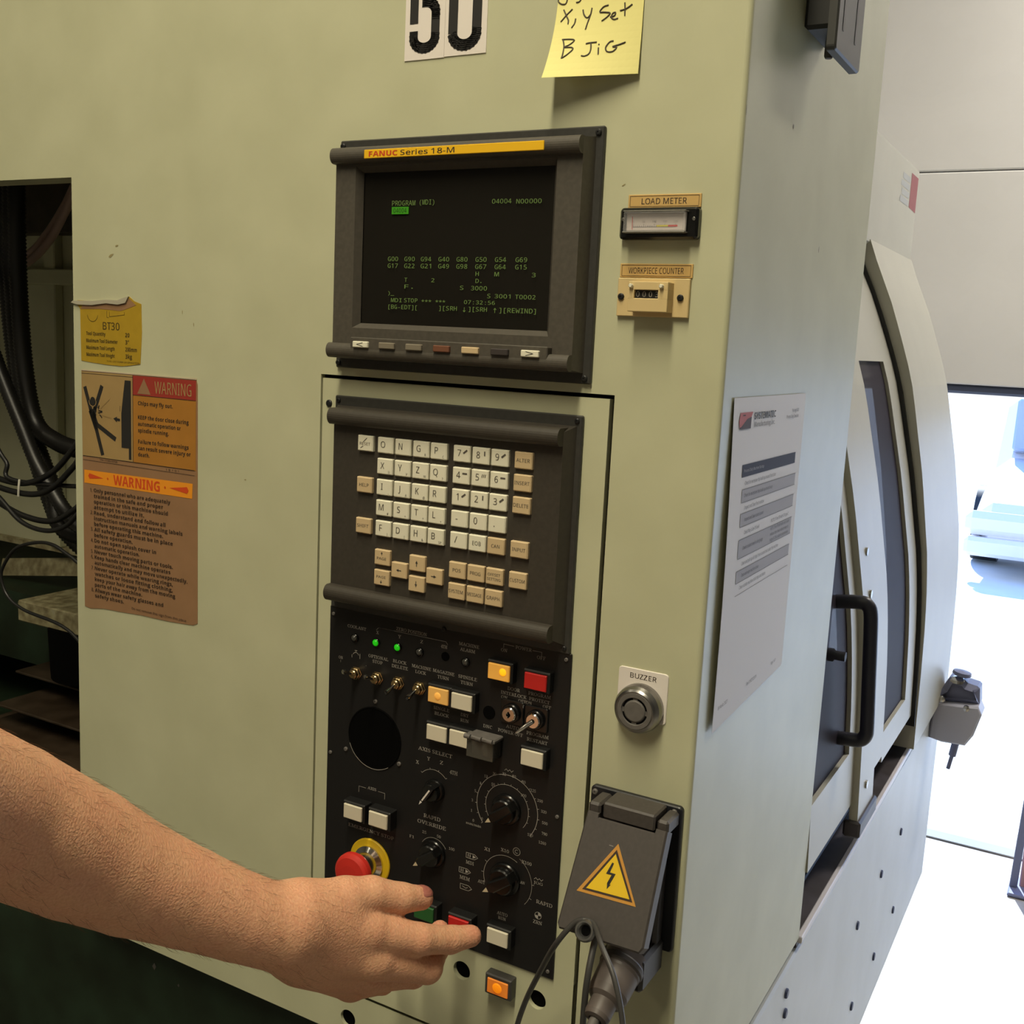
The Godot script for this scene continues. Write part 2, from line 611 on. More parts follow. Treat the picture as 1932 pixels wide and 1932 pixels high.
func thing(called: String, label: String, category: String, at := Vector3.ZERO, group := "") -> Node3D:
	var o := Node3D.new()
	o.name = numbered(called)
	add_child(o, true)
	o.position = at
	tag(o, label, category, group)
	return o


func numbered(called: String) -> String:
	if not has_node(NodePath(called)):
		return called
	var i := 1
	while has_node(NodePath("%s_%03d" % [called, i])):
		i += 1
	return "%s_%03d" % [called, i]


func tag(o: Node, label: String, category: String, group := "") -> void:
	o.set_meta("label", label)
	o.set_meta("category", category)
	if group != "":
		o.set_meta("group", group)


func root_of(o: Node) -> Vector3:   # where a thing's or part's own axes start
	var p := Vector3.ZERO
	while o != self and o is Node3D:
		p += (o as Node3D).position
		o = o.get_parent()
	return p


func obj(called: String, shape: Variant, m: Material, parent: Node = self, at: Variant = null, label := "") -> MeshInstance3D:   # the shape is in the scene's axes, or round at
	var o := MeshInstance3D.new()
	o.name = numbered(called) if parent == self else called
	o.mesh = shape.commit() if shape is SurfaceTool else shape
	o.material_override = m
	parent.add_child(o, true)
	o.position = (at if at != null else Vector3.ZERO) - root_of(parent)
	o.cast_shadow = GeometryInstance3D.SHADOW_CASTING_SETTING_ON
	if label != "":
		o.set_meta("label", label)
	return o


func structure(called: String, shape: SurfaceTool, m: Material, parent: Node = self) -> MeshInstance3D:
	var o := obj(called, shape, m, parent)
	if parent == self:
		o.set_meta("kind", "structure")
	return o


# ---------- the workshop ----------

const ROOM := [-4.2, 5.0, 0.0, 3.9, -2.95, 4.2]   # x0 x1 y0 y1 z0 z1
const GATE := [-1.9, 2.3, 3.1]   # the doorway in the far wall: x0 x1 top


func build_room() -> void:
	var r := ROOM
	var a := stool()
	bx(a, r[0] - 0.2, r[1] + 0.2, -0.2, 0.0, r[4] - 0.2, r[5] + 0.2)
	structure("floor", a, mats.floor)
	a = stool()
	bx(a, r[0] - 0.2, r[1] + 0.2, r[3], r[3] + 0.2, r[4] - 0.2, r[5] + 0.2)
	structure("ceiling", a, mats.ceiling)
	a = stool()
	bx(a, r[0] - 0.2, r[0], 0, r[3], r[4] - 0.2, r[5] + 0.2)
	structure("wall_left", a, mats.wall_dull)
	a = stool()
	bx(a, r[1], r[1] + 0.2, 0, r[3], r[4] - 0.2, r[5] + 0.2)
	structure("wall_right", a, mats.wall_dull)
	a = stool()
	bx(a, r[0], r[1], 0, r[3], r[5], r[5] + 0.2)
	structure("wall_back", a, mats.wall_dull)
	a = stool()
	bx(a, r[0], GATE[0], 0, r[3], r[4] - 0.2, r[4])
	bx(a, GATE[1], r[1], 0, r[3], r[4] - 0.2, r[4])
	bx(a, GATE[0], GATE[1], GATE[2], r[3], r[4] - 0.2, r[4])
	structure("wall_front", a, mats.wall)
	# the sectional door, pulled half way down
	var d := Node3D.new()
	d.name = "door_1"
	add_child(d, true)
	d.position = Vector3(0.2, 1.53, r[4] - 0.06)
	d.set_meta("kind", "structure")
	d.set_meta("label", "white sectional overhead door pulled half way down over the doorway")
	var y := 1.53
	for h in [0.668, 0.668, 0.3]:
		a = stool()
		bx(a, GATE[0] - 0.04, GATE[1] + 0.04, y + 0.002, y + h - 0.002, r[4] - 0.08, r[4] + 0.002, 0.004)
		obj("door_panel", a, mats.door_panel, d)
		y += h
	a = stool()
	bx(a, GATE[0], GATE[1], 1.503, 1.532, r[4] - 0.07, r[4] - 0.005, 0.008)
	obj("bottom_seal", a, mats.door_seal, d)
	a = stool()
	bx(a, GATE[0], GATE[1], 0.0, 0.006, r[4] - 0.045, r[4] + 0.02, 0.002)
	structure("trim_1", a, mats.joint)
	a = stool()
	slab(a, round_rect(-2.6, 0.0, -1.5, -0.12, 0.05), 0.0, 0.012, 0.006, Transform3D(Basis(Vector3.RIGHT, -PI / 2), Vector3.ZERO))
	tag(obj("floor_mat", a, mats.mat_rubber), "dark rubber mat on the floor in front of the control cabinet", "mat")
	ceiling_lamp(Vector3(-0.08, 3.55, 1.3), 1.8, 7.4, Color(1.0, 0.955, 0.835), "long tube light over the operator's place in front of the control cabinet")
	ceiling_lamp(Vector3(0.9, 3.55, -2.15), 1.0, 5.0, Color(1.0, 0.97, 0.93), "long tube light over the aisle close to the overhead door")
	ceiling_lamp(Vector3(-2.2, 3.55, 2.2), 1.8, 1.0, Color(1.0, 0.955, 0.835), "long tube light left of the operator's place")


func build_outside() -> void:
	var a := stool()
	bx(a, -30, 30, -0.26, -0.02, -60, ROOM[4] - 0.2)
	structure("driveway", a, mats.concrete)
	# a parked car, nose to the workshop
	var c := thing("car", "pale silver car parked outside the open workshop door", "car", Vector3(0.24, -0.02, -10.0))
	var side := PackedVector2Array([Vector2(-8.0, 0.17), Vector2(-7.98, 0.42), Vector2(-8.1, 0.56), Vector2(-8.5, 0.68), Vector2(-9.3, 0.82), Vector2(-9.9, 1.34), Vector2(-11.3, 1.4), Vector2(-12.0, 0.96), Vector2(-12.4, 0.9), Vector2(-12.45, 0.2)])
	# the silhouette in the z-y plane, thickened across x
	var xf := Transform3D(Basis(Vector3(0, 0, 1), Vector3(0, 1, 0), Vector3(-1, 0, 0)), Vector3(0.24, 0, 0))
	a = stool()
	slab(a, side, -0.92, 0.86, 0.12, xf)
	bx(a, -0.66, 1.16, 0.16, 0.305, -8.05, -7.93, 0.03)
	bx(a, -0.67, 1.16, 0.318, 0.5, -8.06, -7.94, 0.05)
	obj("body", a, mats.car_paint, c)
	a = stool()
	bx(a, -0.5, 0.98, 0.86, 1.3, -9.72, -9.3, 0.02, Transform3D(Basis(Vector3.RIGHT, -0.2), Vector3(0, 1.9, 0.1)))
	obj("windscreen", a, mats.car_glass, c)
	for sx in [-0.58, 1.06]:
		for z in [-8.85, -11.5]:
			a = stool()
			tube(a, [Vector3(sx - 0.1, 0.3, z), Vector3(sx + 0.1, 0.3, z)], 0.31, 20)
			obj("wheel", a, mats.rubber, c)
	# the leaning stand by the doorway
	var s := thing("post", "blue-grey steel post on a floor plate beside the doorway", "post", Vector3(0.15, 0.0, -2.7))
	a = stool()
	bx(a, -0.011, 0.011, 0.01, 1.15, -0.011, 0.011, 0.003, Transform3D(Basis(Vector3.BACK, -0.034), Vector3(0.152, 0.0, -2.7)))
	obj("tube", a, mats.post, s)
	a = stool()
	bx(a, 0.168, 0.23, 0.006, 1.15, -2.735, -2.71, 0.004)
	obj("brace", a, mats.post_pink, s, null, "pinkish brace beside the tube")
	a = stool()
	bx(a, 0.14, 0.32, 0.0, 0.012, -2.78, -2.64, 0.004)
	obj("floor_plate", a, mats.post, s)


# ---------- the control cabinet: folded sheets round a body, with an access door ----------

func build_cabinet() -> void:
	var t := thing("control_cabinet", "pale green machine control cabinet carrying the screen, keypad and switches", "cabinet", Vector3(-0.372, 0.889, -0.228))
	var a := stool()
	bx(a, -0.742, -0.002, 0.892, CAB_TOP - 0.004, -0.454, -0.0085)
	obj("body", a, mats.paint, t)
	# right-hand strip of the front and the side, one sheet folded round the corner
	var p := PackedVector2Array([Vector2(-0.0905, 0), Vector2(-0.0045, 0)])
	for i in range(1, 6):
		var w := PI / 2 * i / 6.0
		p.append(Vector2(-0.0045 + 0.0045 * sin(w), 0.0045 - 0.0045 * cos(w)))
	p.append_array(PackedVector2Array([Vector2(0, 0.0045), Vector2(0, 0.456), Vector2(-0.0022, 0.456), Vector2(-0.0022, 0.0085), Vector2(-0.0905, 0.0085)]))
	a = stool()
	prism(a, p, 0.889, CAB_TOP, Transform3D(Basis(Vector3(1, 0, 0), Vector3(0, 0, -1), Vector3(0, 1, 0)), Vector3.ZERO))
	obj("side_sheet", a, mats.paint, t)
	a = stool()
	bx(a, -0.744, -0.3955, 0.889, 1.5605, -0.0085, 0)
	bx(a, -0.744, -0.0905, 1.5605, CAB_TOP, -0.0085, 0)
	bx(a, -2.4, -0.744, 1.7512, CAB_TOP, -0.0085, 0)
	bx(a, -2.4, -0.744, 1.7512, 1.7535, -0.032, -0.0085)
	bx(a, -2.4, -0.744, 1.7512, 1.772, -0.034, -0.032)
	holed(a, -0.3955, -0.0905, 0.889, 0.9385, -0.0085, 0, Vector2(-0.3435, 0.9094), 0.0092)
	bx(a, -0.744, -0.0905, 0.889, 0.8905, -0.0085, -0.0002)
	bx(a, -0.744, -0.7425, 0.889, 1.7512, -0.456, -0.0085)
	obj("front_sheet", a, mats.paint, t)
	a = stool()
	bx(a, -0.3955, -0.392, 0.9385, 1.5605, -0.0084, -0.0065)
	bx(a, -0.094, -0.0905, 0.9385, 1.5605, -0.0084, -0.0065)
	bx(a, -0.3955, -0.0905, 1.557, 1.5605, -0.0084, -0.006)
	bx(a, -0.3955, -0.0905, 0.9385, 0.942, -0.0084, -0.006)
	obj("door_gasket", a, mats.hole, t)
	a = stool()
	bx(a, -0.392, -0.094, 0.942, 0.984, -0.006, 0.0012)
	bx(a, -0.392, -0.094, 1.036, 1.557, -0.006, 0.0012)
	holed(a, -0.392, -0.17, 0.984, 1.036, -0.006, 0.0012, Vector2(-0.2103, 1.010), 0.0092)
	holed(a, -0.17, -0.094, 0.984, 1.036, -0.006, 0.0012, Vector2(-0.1295, 1.0094), 0.0092)
	var door := obj("access_door", a, mats.paint, t)
	for c in [Vector2(-0.2103, 1.010), Vector2(-0.1295, 1.0094), Vector2(-0.3435, 0.9094)]:
		a = stool()
		lathe(a, [[0.0091, -0.008], [0.0091, -0.0035], [0.0, -0.003]], 28, Transform3D(Basis(), Vector3(c.x, c.y, 0)))
		obj("hole_plug", a, mats.hole, t if c.y < 0.94 else door)
	a = stool()
	lathe(a, [[0.0034, 0.0012], [0.0034, 0.0022], [0.0026, 0.0028], [0.0, 0.003]], 16, Transform3D(Basis(), Vector3(-0.3838, 1.5335, 0)))
	obj("screw", a, mats.black, door)
	# worn places in the paint
	for c in [[-0.683, 1.669, 0.004, 0.0016, 0.5], [-0.6745, 1.679, 0.003, 0.001, 0.2], [-0.578, 1.613, 0.0006, 0.002, 0.0], [-0.562, 1.601, 0.0005, 0.0022, 0.1], [-0.094, 1.7262, 0.0022, 0.0005, 0.5], [-0.49, 1.449, 0.0015, 0.0006, 0.1]]:
		var pts := []
		for k in 9:
			var w := TAU * k / 9.0
			pts.append(Vector2(c[0], c[1]) + Vector2(cos(w) * c[2] * rng.randf_range(0.6, 1.2), sin(w) * c[3] * rng.randf_range(0.6, 1.2)).rotated(c[4]))
		a = stool()
		poly_face(a, pts, 0.00025)
		obj("scuff", a, mats.dirty_paint, t)
	var flank := Transform3D(Basis(Vector3(0, 0, -1), Vector3(0, 1, 0), Vector3(1, 0, 0)), Vector3.ZERO)
	for c in [[0.019, 1.905, 0.0006, 0.011], [0.003, 1.778, 0.0005, 0.004], [0.13, 1.79, 0.0012, 0.002], [0.25, 1.7, 0.0008, 0.003]]:
		a = stool()
		poly_face(a, ring_points(Vector2(c[0], c[1]), c[2], c[3]), 0.0003, flank)
		obj("scuff", a, mats.scuff_grey, t)
	# base of the machine under the cabinet
	var b := thing("machine_bed", "dark green machine bed under the control cabinet", "machine bed", Vector3(-1.3, 0, -0.5))
	a = stool()
	bx(a, -2.4, -0.03, 0.0, 0.886, -0.9, -0.03, 0.006)
	obj("casting", a, mats.green_paint, b)
	for c in [[-0.655, 0.842, 0.004], [-0.615, 0.832, 0.002]]:
		a = stool()
		poly_face(a, [Vector2(c[0] - c[2], c[1]), Vector2(c[0], c[1] - c[2]), Vector2(c[0] + c[2] * 0.7, c[1] + c[2] * 0.3), Vector2(c[0], c[1] + c[2] * 1.4)], -0.0295)
		obj("paint_chip", a, mats.tool_grey, b)


# ---------- the enclosure behind: hood, sliding door with windows, apron ----------

func outer_x(y: float) -> float:   # the bowed skin of the enclosure
	var ys := [0.65, 0.9, 1.05, 1.129, 1.186, 1.256, 1.4, 1.549, 1.59, 1.645, 1.706, 1.762, 1.81, 2.2]
	var xs := [0.014, 0.013, 0.011, 0.009, 0.006, 0.0, -0.023, -0.054, -0.066, -0.085, -0.108, -0.134, -0.153, -0.153]
	for i in ys.size() - 1:
		if y <= ys[i + 1]:
			var t: float = clampf((y - ys[i]) / (ys[i + 1] - ys[i]), 0, 1)
			return lerpf(xs[i], xs[i + 1], t)
	return -0.153


func door_x(y: float) -> float:
	return outer_x(y) - (0.009 + (y - 0.95) * 0.0253)


func bowed(st: SurfaceTool, on_door: bool, y0: float, y1: float, z0: float, z1: float, out: float, thick: float) -> void:   # a curved sheet, z0 nearer than z1
	var n := maxi(2, int((y1 - y0) / 0.035))
	var px := func(y: float) -> float:
		return (door_x(y) if on_door else outer_x(y)) + out
	for i in n:
		var ya := lerpf(y0, y1, float(i) / n)
		var yb := lerpf(y0, y1, float(i + 1) / n)
		var xa: float = px.call(ya)
		var xb: float = px.call(yb)
		quad(st, Vector3(xa, ya, z0), Vector3(xa, ya, z1), Vector3(xb, yb, z1), Vector3(xb, yb, z0))
		quad(st, Vector3(xa - thick, ya, z1), Vector3(xa - thick, ya, z0), Vector3(xb - thick, yb, z0), Vector3(xb - thick, yb, z1))
		quad(st, Vector3(xa - thick, ya, z0), Vector3(xa, ya, z0), Vector3(xb, yb, z0), Vector3(xb - thick, yb, z0))
		quad(st, Vector3(xa, ya, z1), Vector3(xa - thick, ya, z1), Vector3(xb - thick, yb, z1), Vector3(xb, yb, z1))
	var e0: float = px.call(y0)
	var e1: float = px.call(y1)
	quad(st, Vector3(e0 - thick, y0, z0), Vector3(e0 - thick, y0, z1), Vector3(e0, y0, z1), Vector3(e0, y0, z0))
	quad(st, Vector3(e1, y1, z0), Vector3(e1, y1, z1), Vector3(e1 - thick, y1, z1), Vector3(e1 - thick, y1, z0))


func build_enclosure() -> void:
	var t := thing("machine_enclosure", "pale green bowed enclosure with hood and end pillar behind the cabinet", "machine", Vector3(-0.5, 0.45, -1.05))
	var a := stool()
	bx(a, -1.2, -0.153, 1.80, 1.99, -1.615, -0.458, 0.004)
	obj("hood", a, mats.paint_enclosure, t)
	a = stool()
	bowed(a, false, 0.90, 1.808, -1.2, -1.62, 0.0, 0.07)
	obj("pillar", a, mats.paint_enclosure, t)
	a = stool()
	bx(a, -1.2, -0.9, 0.9, 1.8, -1.6, -0.46)
	bx(a, -0.9, -0.24, 0.9, 1.8, -1.6, -1.55)
	bx(a, -0.9, -0.13, 0.895, 0.93, -1.6, -0.46)
	obj("inner_lining", a, mats.inside_dark, t)
	a = stool()
	bx(a, -0.25, -0.0035, 0.868, 0.884, -1.665, -0.46, 0.002)
	bx(a, -0.13, -0.045, 0.884, 0.98, -1.62, -0.46)
	obj("ledge", a, mats.ledge, t, null, "dark worn ledge under the sliding door")
	a = stool()
	bx(a, -0.0045, 0.003, 0.8795, 0.8885, -1.6, -0.46, 0.0012)
	obj("rail", a, mats.lip, t, null, "bright thin rail along the ledge edge")
	# print on the hood
	a = stool()
	var side := Transform3D(Basis(Vector3(0, 0, -1), Vector3(0, 1, 0), Vector3(1, 0, 0)), Vector3(-0.1527, 0, 0))
	for i in 4:
		face(a, 1.43 + 0.012 * (i % 2), 1.52, 1.905 + i * 0.015, 1.916 + i * 0.015, 0.0, side)
	obj("printed_mark", a, mats.grey_mark, t)
	a = stool()
	poly_face(a, [Vector2(1.53, 1.905), Vector2(1.605, 1.902), Vector2(1.607, 1.972), Vector2(1.53, 1.972)], 0.0, side)
	obj("printed_mark", a, mats.red_mark_dull, t, null, "dull red printed block")
	# the sliding door
	var d := thing("sliding_door", "bowed sliding door with two smoked windows beside the control cabinet", "door", Vector3(-0.03, 0.945, -0.83))
	a = stool()
	bowed(a, true, 0.975, 1.06, -0.458, -0.92, 0, 0.02)
	bowed(a, true, 0.965, 1.015, -0.92, -1.195, 0, 0.02)
	bowed(a, true, 1.015, 1.596, -0.665, -0.92, 0, 0.02)
	bowed(a, true, 1.015, 1.596, -1.115, -1.195, 0, 0.02)
	bowed(a, true, 1.596, 1.79, -0.458, -1.195, 0, 0.02)
	obj("door_frame", a, mats.paint_enclosure, d)
	a = stool()
	bowed(a, true, 1.06, 1.596, -0.458, -0.665, -0.006, 0.004)
	obj("pane", a, mats.pane, d)
	a = stool()
	bowed(a, true, 1.015, 1.596, -0.92, -1.115, -0.006, 0.004)
	obj("pane", a, mats.pane, d)
	a = stool()
	bowed(a, true, 0.95, 1.78, -0.705, -0.81, 0.009, 0.012)
	var strip := obj("edge_strip", a, mats.paint_enclosure, d)
	for y in [1.33, 1.27, 1.08, 0.99]:
		a = stool()
		tube(a, [Vector3(door_x(y) + 0.008, y, -0.75), Vector3(door_x(y) + 0.0115, y, -0.75)], 0.006, 12)
		obj("bolt", a, mats.steel, strip)
	a = stool()
	bx(a, door_x(0.94) - 0.01, door_x(0.94) + 0.014, 0.925, 0.95, -0.82, -0.70, 0.003)
	obj("foot", a, mats.ledge, d)
	a = stool()
	bowed(a, true, 0.945, 1.79, -1.193, -1.207, 0.007, 0.015)
	obj("gasket", a, mats.black, d)
	a = stool()
	var hp := smooth([Vector3(-0.075, 1.268, -0.62), Vector3(-0.034, 1.2795, -0.62), Vector3(0.002, 1.2845, -0.62), Vector3(0.0115, 1.2815, -0.62), Vector3(0.0165, 1.271, -0.62), Vector3(0.0195, 1.235, -0.62), Vector3(0.0235, 1.17, -0.62), Vector3(0.0265, 1.12, -0.62), Vector3(0.026, 1.108, -0.62), Vector3(0.0205, 1.1, -0.62), Vector3(0.008, 1.0975, -0.62), Vector3(-0.034, 1.0945, -0.62), Vector3(-0.06, 1.091, -0.62)], 5)
	tube(a, hp, 0.0093, 16)
	obj("pull_handle", a, mats.handle_black, d, null, "black bent tube handle")
	a = stool()
	tube(a, [Vector3(-0.07, 1.221, -0.56), Vector3(-0.013, 1.2245, -0.56), Vector3(-0.011, 1.2245, -0.56)], [0.0085, 0.0085, 0.006], 14)
	tube(a, [Vector3(-0.012, 1.2245, -0.56), Vector3(0.002, 1.2245, -0.56)], 0.0068, 6)
	obj("lock_knob", a, mats.handle_black, d)
	# apron
	var p := thing("apron_panel", "pale bluish lower machine panel with dark bolts beside the doorway", "panel", Vector3(-0.06, 0.0, -0.9))
	a = stool()
	bx(a, -0.03, 0.0, 0.452, 0.872, -1.67, -0.03, 0.003)
	obj("sheet", a, mats.apron, p)
	a = stool()
	bx(a, -0.5, -0.16, 0.0, 0.45, -1.6, -0.91)
	obj("plinth", a, mats.green_paint, p)
	for q in [[0.707, -0.871], [0.713, -1.061], [0.719, -1.246], [0.553, -0.895], [0.549, -1.076], [0.555, -1.256], [0.838, -0.413], [0.81, -0.416]]:
		a = stool()
		var big: float = 0.0062 if q[1] > -0.5 else 0.0072
		tube(a, [Vector3(-0.001, q[0], q[1]), Vector3(0.002, q[0], q[1]), Vector3(0.003, q[0], q[1])], [big, big, big * 0.8], 14)
		obj("bolt", a, mats.bolt_blue, p)
	# the valve at the end of the rail
	var v := thing("air_valve", "grey air valve with a domed cap at the end of the rail", "valve", Vector3(0.03, 0.756, -1.5))
	a = stool()
	slab(a, PackedVector2Array([Vector2(0.0, 0.828), Vector2(0.026, 0.823), Vector2(0.071, 0.825), Vector2(0.085, 0.85), Vector2(0.096, 0.896), Vector2(0.088, 0.912), Vector2(0.004, 0.903)]), -1.56, -1.5, 0.004)
	obj("body", a, mats.valve, v)
	a = stool()
	slab(a, PackedVector2Array([Vector2(0.004, 0.9), Vector2(0.088, 0.91), Vector2(0.085, 0.944), Vector2(0.08, 0.948), Vector2(0.061, 0.951), Vector2(0.054, 0.957), Vector2(0.026, 0.957), Vector2(0.014, 0.932)]), -1.57, -1.515, 0.012)
	obj("bonnet", a, mats.valve_dark, v)
	a = stool()
	lathe(a, [[0.016, 0.0], [0.015, 0.006], [0.01, 0.011], [0, 0.013]], 20, Transform3D(Basis(Vector3.RIGHT, -PI / 2), Vector3(0.041, 0.948, -1.53)))
	obj("dome", a, mats.chrome, v)
	a = stool()
	tube(a, [Vector3(0.046, 0.95, -1.53), Vector3(0.047, 0.968, -1.53)], 0.002, 8)
	lathe(a, [[0, 0], [0.014, 0.001], [0.019, 0.004], [0.018, 0.01], [0, 0.012]], 16, Transform3D(Basis(Vector3.RIGHT, -PI / 2).rotated(Vector3.BACK, -0.12), Vector3(0.047, 0.962, -1.53)))
	obj("knob", a, mats.valve_dark, v)
	for b in [[0.018, 0.914], [0.066, 0.904]]:
		a = stool()
		lathe(a, [[0.007, 0], [0.006, 0.004], [0, 0.0055]], 14, Transform3D(Basis(), Vector3(b[0], b[1], -1.503)))
		obj("bolt", a, mats.chrome, v)
	a = stool()
	tube(a, [Vector3(0.052, 0.826, -1.53), Vector3(0.047, 0.79, -1.53), Vector3(0.0465, 0.788, -1.53), Vector3(0.042, 0.76, -1.53)], [0.0075, 0.0075, 0.004, 0.004], 12)
	obj("gland", a, mats.valve_dark, v)
	a = stool()
	bx(a, -0.0135, -0.003, 0.784, 0.957, -1.56, -1.49, 0.002)
	bx(a, -0.004, 0.006, 0.84, 0.9, -1.55, -1.51)
	obj("mounting_plate", a, mats.valve_dark, v)


# ---------- the opening left of the cabinet ----------

func build_recess() -> void:
	var t := thing("machine_column", "dim machine interior panels with ribs left of the cabinet", "machine", Vector3(-1.5, 0.886, -0.5))
	var a := stool()
	bx(a, -2.4, -0.744, 1.2, 1.9, -0.5, -0.45)
	bx(a, -2.45, -2.4, 0.886, 1.9, -0.9, -0.01)
	bx(a, -2.4, -0.744, 1.9, 1.93, -0.5, -0.01)
	bx(a, -2.4, -0.744, 0.886, 1.9, -0.9, -0.86)
	obj("back_panel", a, mats.paint_inside, t)
	a = stool()
	bx(a, -1.36, -1.333, 1.2, 1.9, -0.45, -0.432, 0.002)
	obj("rib", a, mats.paint_inside, t)
	a = stool()
	bx(a, -1.436, -0.76, 1.657, 1.683, -0.452, -0.425, 0.002)
	obj("rib", a, mats.paint_inside, t)
	a = stool()
	bx(a, -2.4, -0.76, 1.74, 1.9, -0.45, -0.4)
	obj("dark_cross_member", a, mats.brown_steel, t)
	a = stool()
	quad(a, Vector3(-1.53, 1.118, -0.452), Vector3(-0.76, 1.23, -0.452), Vector3(-0.76, 1.262, -0.46), Vector3(-1.53, 1.15, -0.46))
	bx(a, -1.6, -0.76, 1.19, 1.2, -0.5, -0.44)
	obj("sloping_tray", a, mats.dirty_cream, t)
	a = stool()
	bx(a, -2.4, -0.76, 0.99, 1.115, -0.8, -0.4)
	obj("casting", a, mats.green_paint, t)
	a = stool()
	bx(a, -1.268, -0.9, 1.107, 1.142, -0.46, -0.3, 0.002)
	var shelf := obj("bracket_box", a, mats.dirty_cream, t)
	shelf.set_meta("label", "small dirty cream box")
	a = stool()
	tube(a, [Vector3(-1.165, 1.02, -0.36), Vector3(-1.165, 1.108, -0.36)], [0.062, 0.066], 24)
	obj("motor_cover", a, mats.hole, t, null, "black round cover under the box")
	for k in 3:
		a = stool()
		bx(a, [-1.32, -1.29, -1.32][k], -0.76, [1.0, 0.965, 0.93][k], [1.004, 0.969, 0.934][k], [-0.5, -0.42, -0.36][k], [-0.33, -0.27, -0.2][k], 0.001)
		obj("cover_plate", a, mats.brown_steel, t)
	# conduits and cables, each a thing
	conduit("thick ridged black conduit bending behind the cabinet edge", [Vector3(-1.112, 1.9, -0.2), Vector3(-1.11, 1.795, -0.2), Vector3(-1.11, 1.658, -0.2), Vector3(-1.101, 1.532, -0.2), Vector3(-1.08, 1.454, -0.2), Vector3(-1.036, 1.429, -0.2), Vector3(-0.976, 1.421, -0.2), Vector3(-0.9, 1.42, -0.22)], 0.0128)
	conduit("ridged black conduit hanging behind the thick one", [Vector3(-1.19, 1.9, -0.24), Vector3(-1.191, 1.804, -0.24), Vector3(-1.193, 1.69, -0.24), Vector3(-1.181, 1.567, -0.24), Vector3(-1.156, 1.45, -0.24), Vector3(-1.108, 1.343, -0.24), Vector3(-1.063, 1.285, -0.24), Vector3(-1.0, 1.25, -0.27)], 0.013)
	conduit("ridged black conduit sloping from the left edge of the opening", [Vector3(-1.2, 1.66, -0.17), Vector3(-1.146, 1.581, -0.17), Vector3(-1.105, 1.509, -0.17), Vector3(-1.069, 1.45, -0.17), Vector3(-1.038, 1.4, -0.17), Vector3(-1.002, 1.36, -0.17), Vector3(-0.979, 1.338, -0.17), Vector3(-0.941, 1.317, -0.17), Vector3(-0.85, 1.28, -0.2)], 0.0105)
	conduit("ridged black conduit filling the top left of the opening", [Vector3(-1.148, 1.9, -0.22), Vector3(-1.148, 1.79, -0.22), Vector3(-1.15, 1.66, -0.22), Vector3(-1.142, 1.56, -0.22), Vector3(-1.118, 1.46, -0.215), Vector3(-1.06, 1.36, -0.21), Vector3(-1.0, 1.3, -0.2)], 0.0135)
	cable("air_hose", "pinkish grey hose curving behind the conduits, the upper of two", [Vector3(-1.06, 1.86, -0.3), Vector3(-1.114, 1.795, -0.3), Vector3(-1.136, 1.767, -0.3), Vector3(-1.176, 1.727, -0.3), Vector3(-1.223, 1.696, -0.3), Vector3(-1.317, 1.681, -0.3), Vector3(-1.45, 1.69, -0.3)], 0.0062, mats.hose, "hose")
	cable("air_hose", "pinkish grey hose curving behind the conduits, the lower of two", [Vector3(-1.05, 1.85, -0.29), Vector3(-1.1, 1.79, -0.29), Vector3(-1.122, 1.757, -0.29), Vector3(-1.162, 1.713, -0.29), Vector3(-1.219, 1.68, -0.29), Vector3(-1.317, 1.662, -0.29), Vector3(-1.45, 1.67, -0.29)], 0.0062, mats.hose, "hose")
	cable("cable", "uppermost black cable of the coil below the conduits", [Vector3(-1.2, 1.45, -0.12), Vector3(-1.094, 1.393, -0.12), Vector3(-1.049, 1.381, -0.12), Vector3(-0.993, 1.381, -0.12), Vector3(-0.939, 1.402, -0.12), Vector3(-0.897, 1.437, -0.12), Vector3(-0.86, 1.47, -0.12)], 0.0042, mats.cable_black, "cable", true)
	cable("cable", "second black cable of the coil, under the uppermost", [Vector3(-1.2, 1.43, -0.12), Vector3(-1.094, 1.382, -0.12), Vector3(-1.049, 1.369, -0.12), Vector3(-0.983, 1.367, -0.12), Vector3(-0.94, 1.381, -0.12), Vector3(-0.898, 1.413, -0.12), Vector3(-0.86, 1.444, -0.12)], 0.0042, mats.cable_black, "cable", true)
	cable("cable", "third black cable of the coil, sagging in its middle", [Vector3(-1.2, 1.42, -0.13), Vector3(-1.095, 1.364, -0.12), Vector3(-1.05, 1.347, -0.12), Vector3(-0.995, 1.335, -0.12), Vector3(-0.941, 1.336, -0.12), Vector3(-0.899, 1.356, -0.12), Vector3(-0.85, 1.384, -0.12)], 0.0042, mats.cable_black, "cable", true)
	cable("cable", "lowest smooth black cable of the coil", [Vector3(-1.16, 1.44, -0.11), Vector3(-1.08, 1.385, -0.11), Vector3(-1.036, 1.357, -0.11), Vector3(-0.992, 1.33, -0.11), Vector3(-0.944, 1.324, -0.11), Vector3(-0.902, 1.336, -0.11), Vector3(-0.85, 1.37, -0.11)], 0.0032, mats.cable_black, "cable")
	cable("cable", "short thin black cable dropping onto the coil at the left", [Vector3(-1.1, 1.52, -0.12), Vector3(-1.058, 1.433, -0.12), Vector3(-1.034, 1.405, -0.12), Vector3(-1.004, 1.382, -0.118)], 0.003, mats.cable_black, "cable")
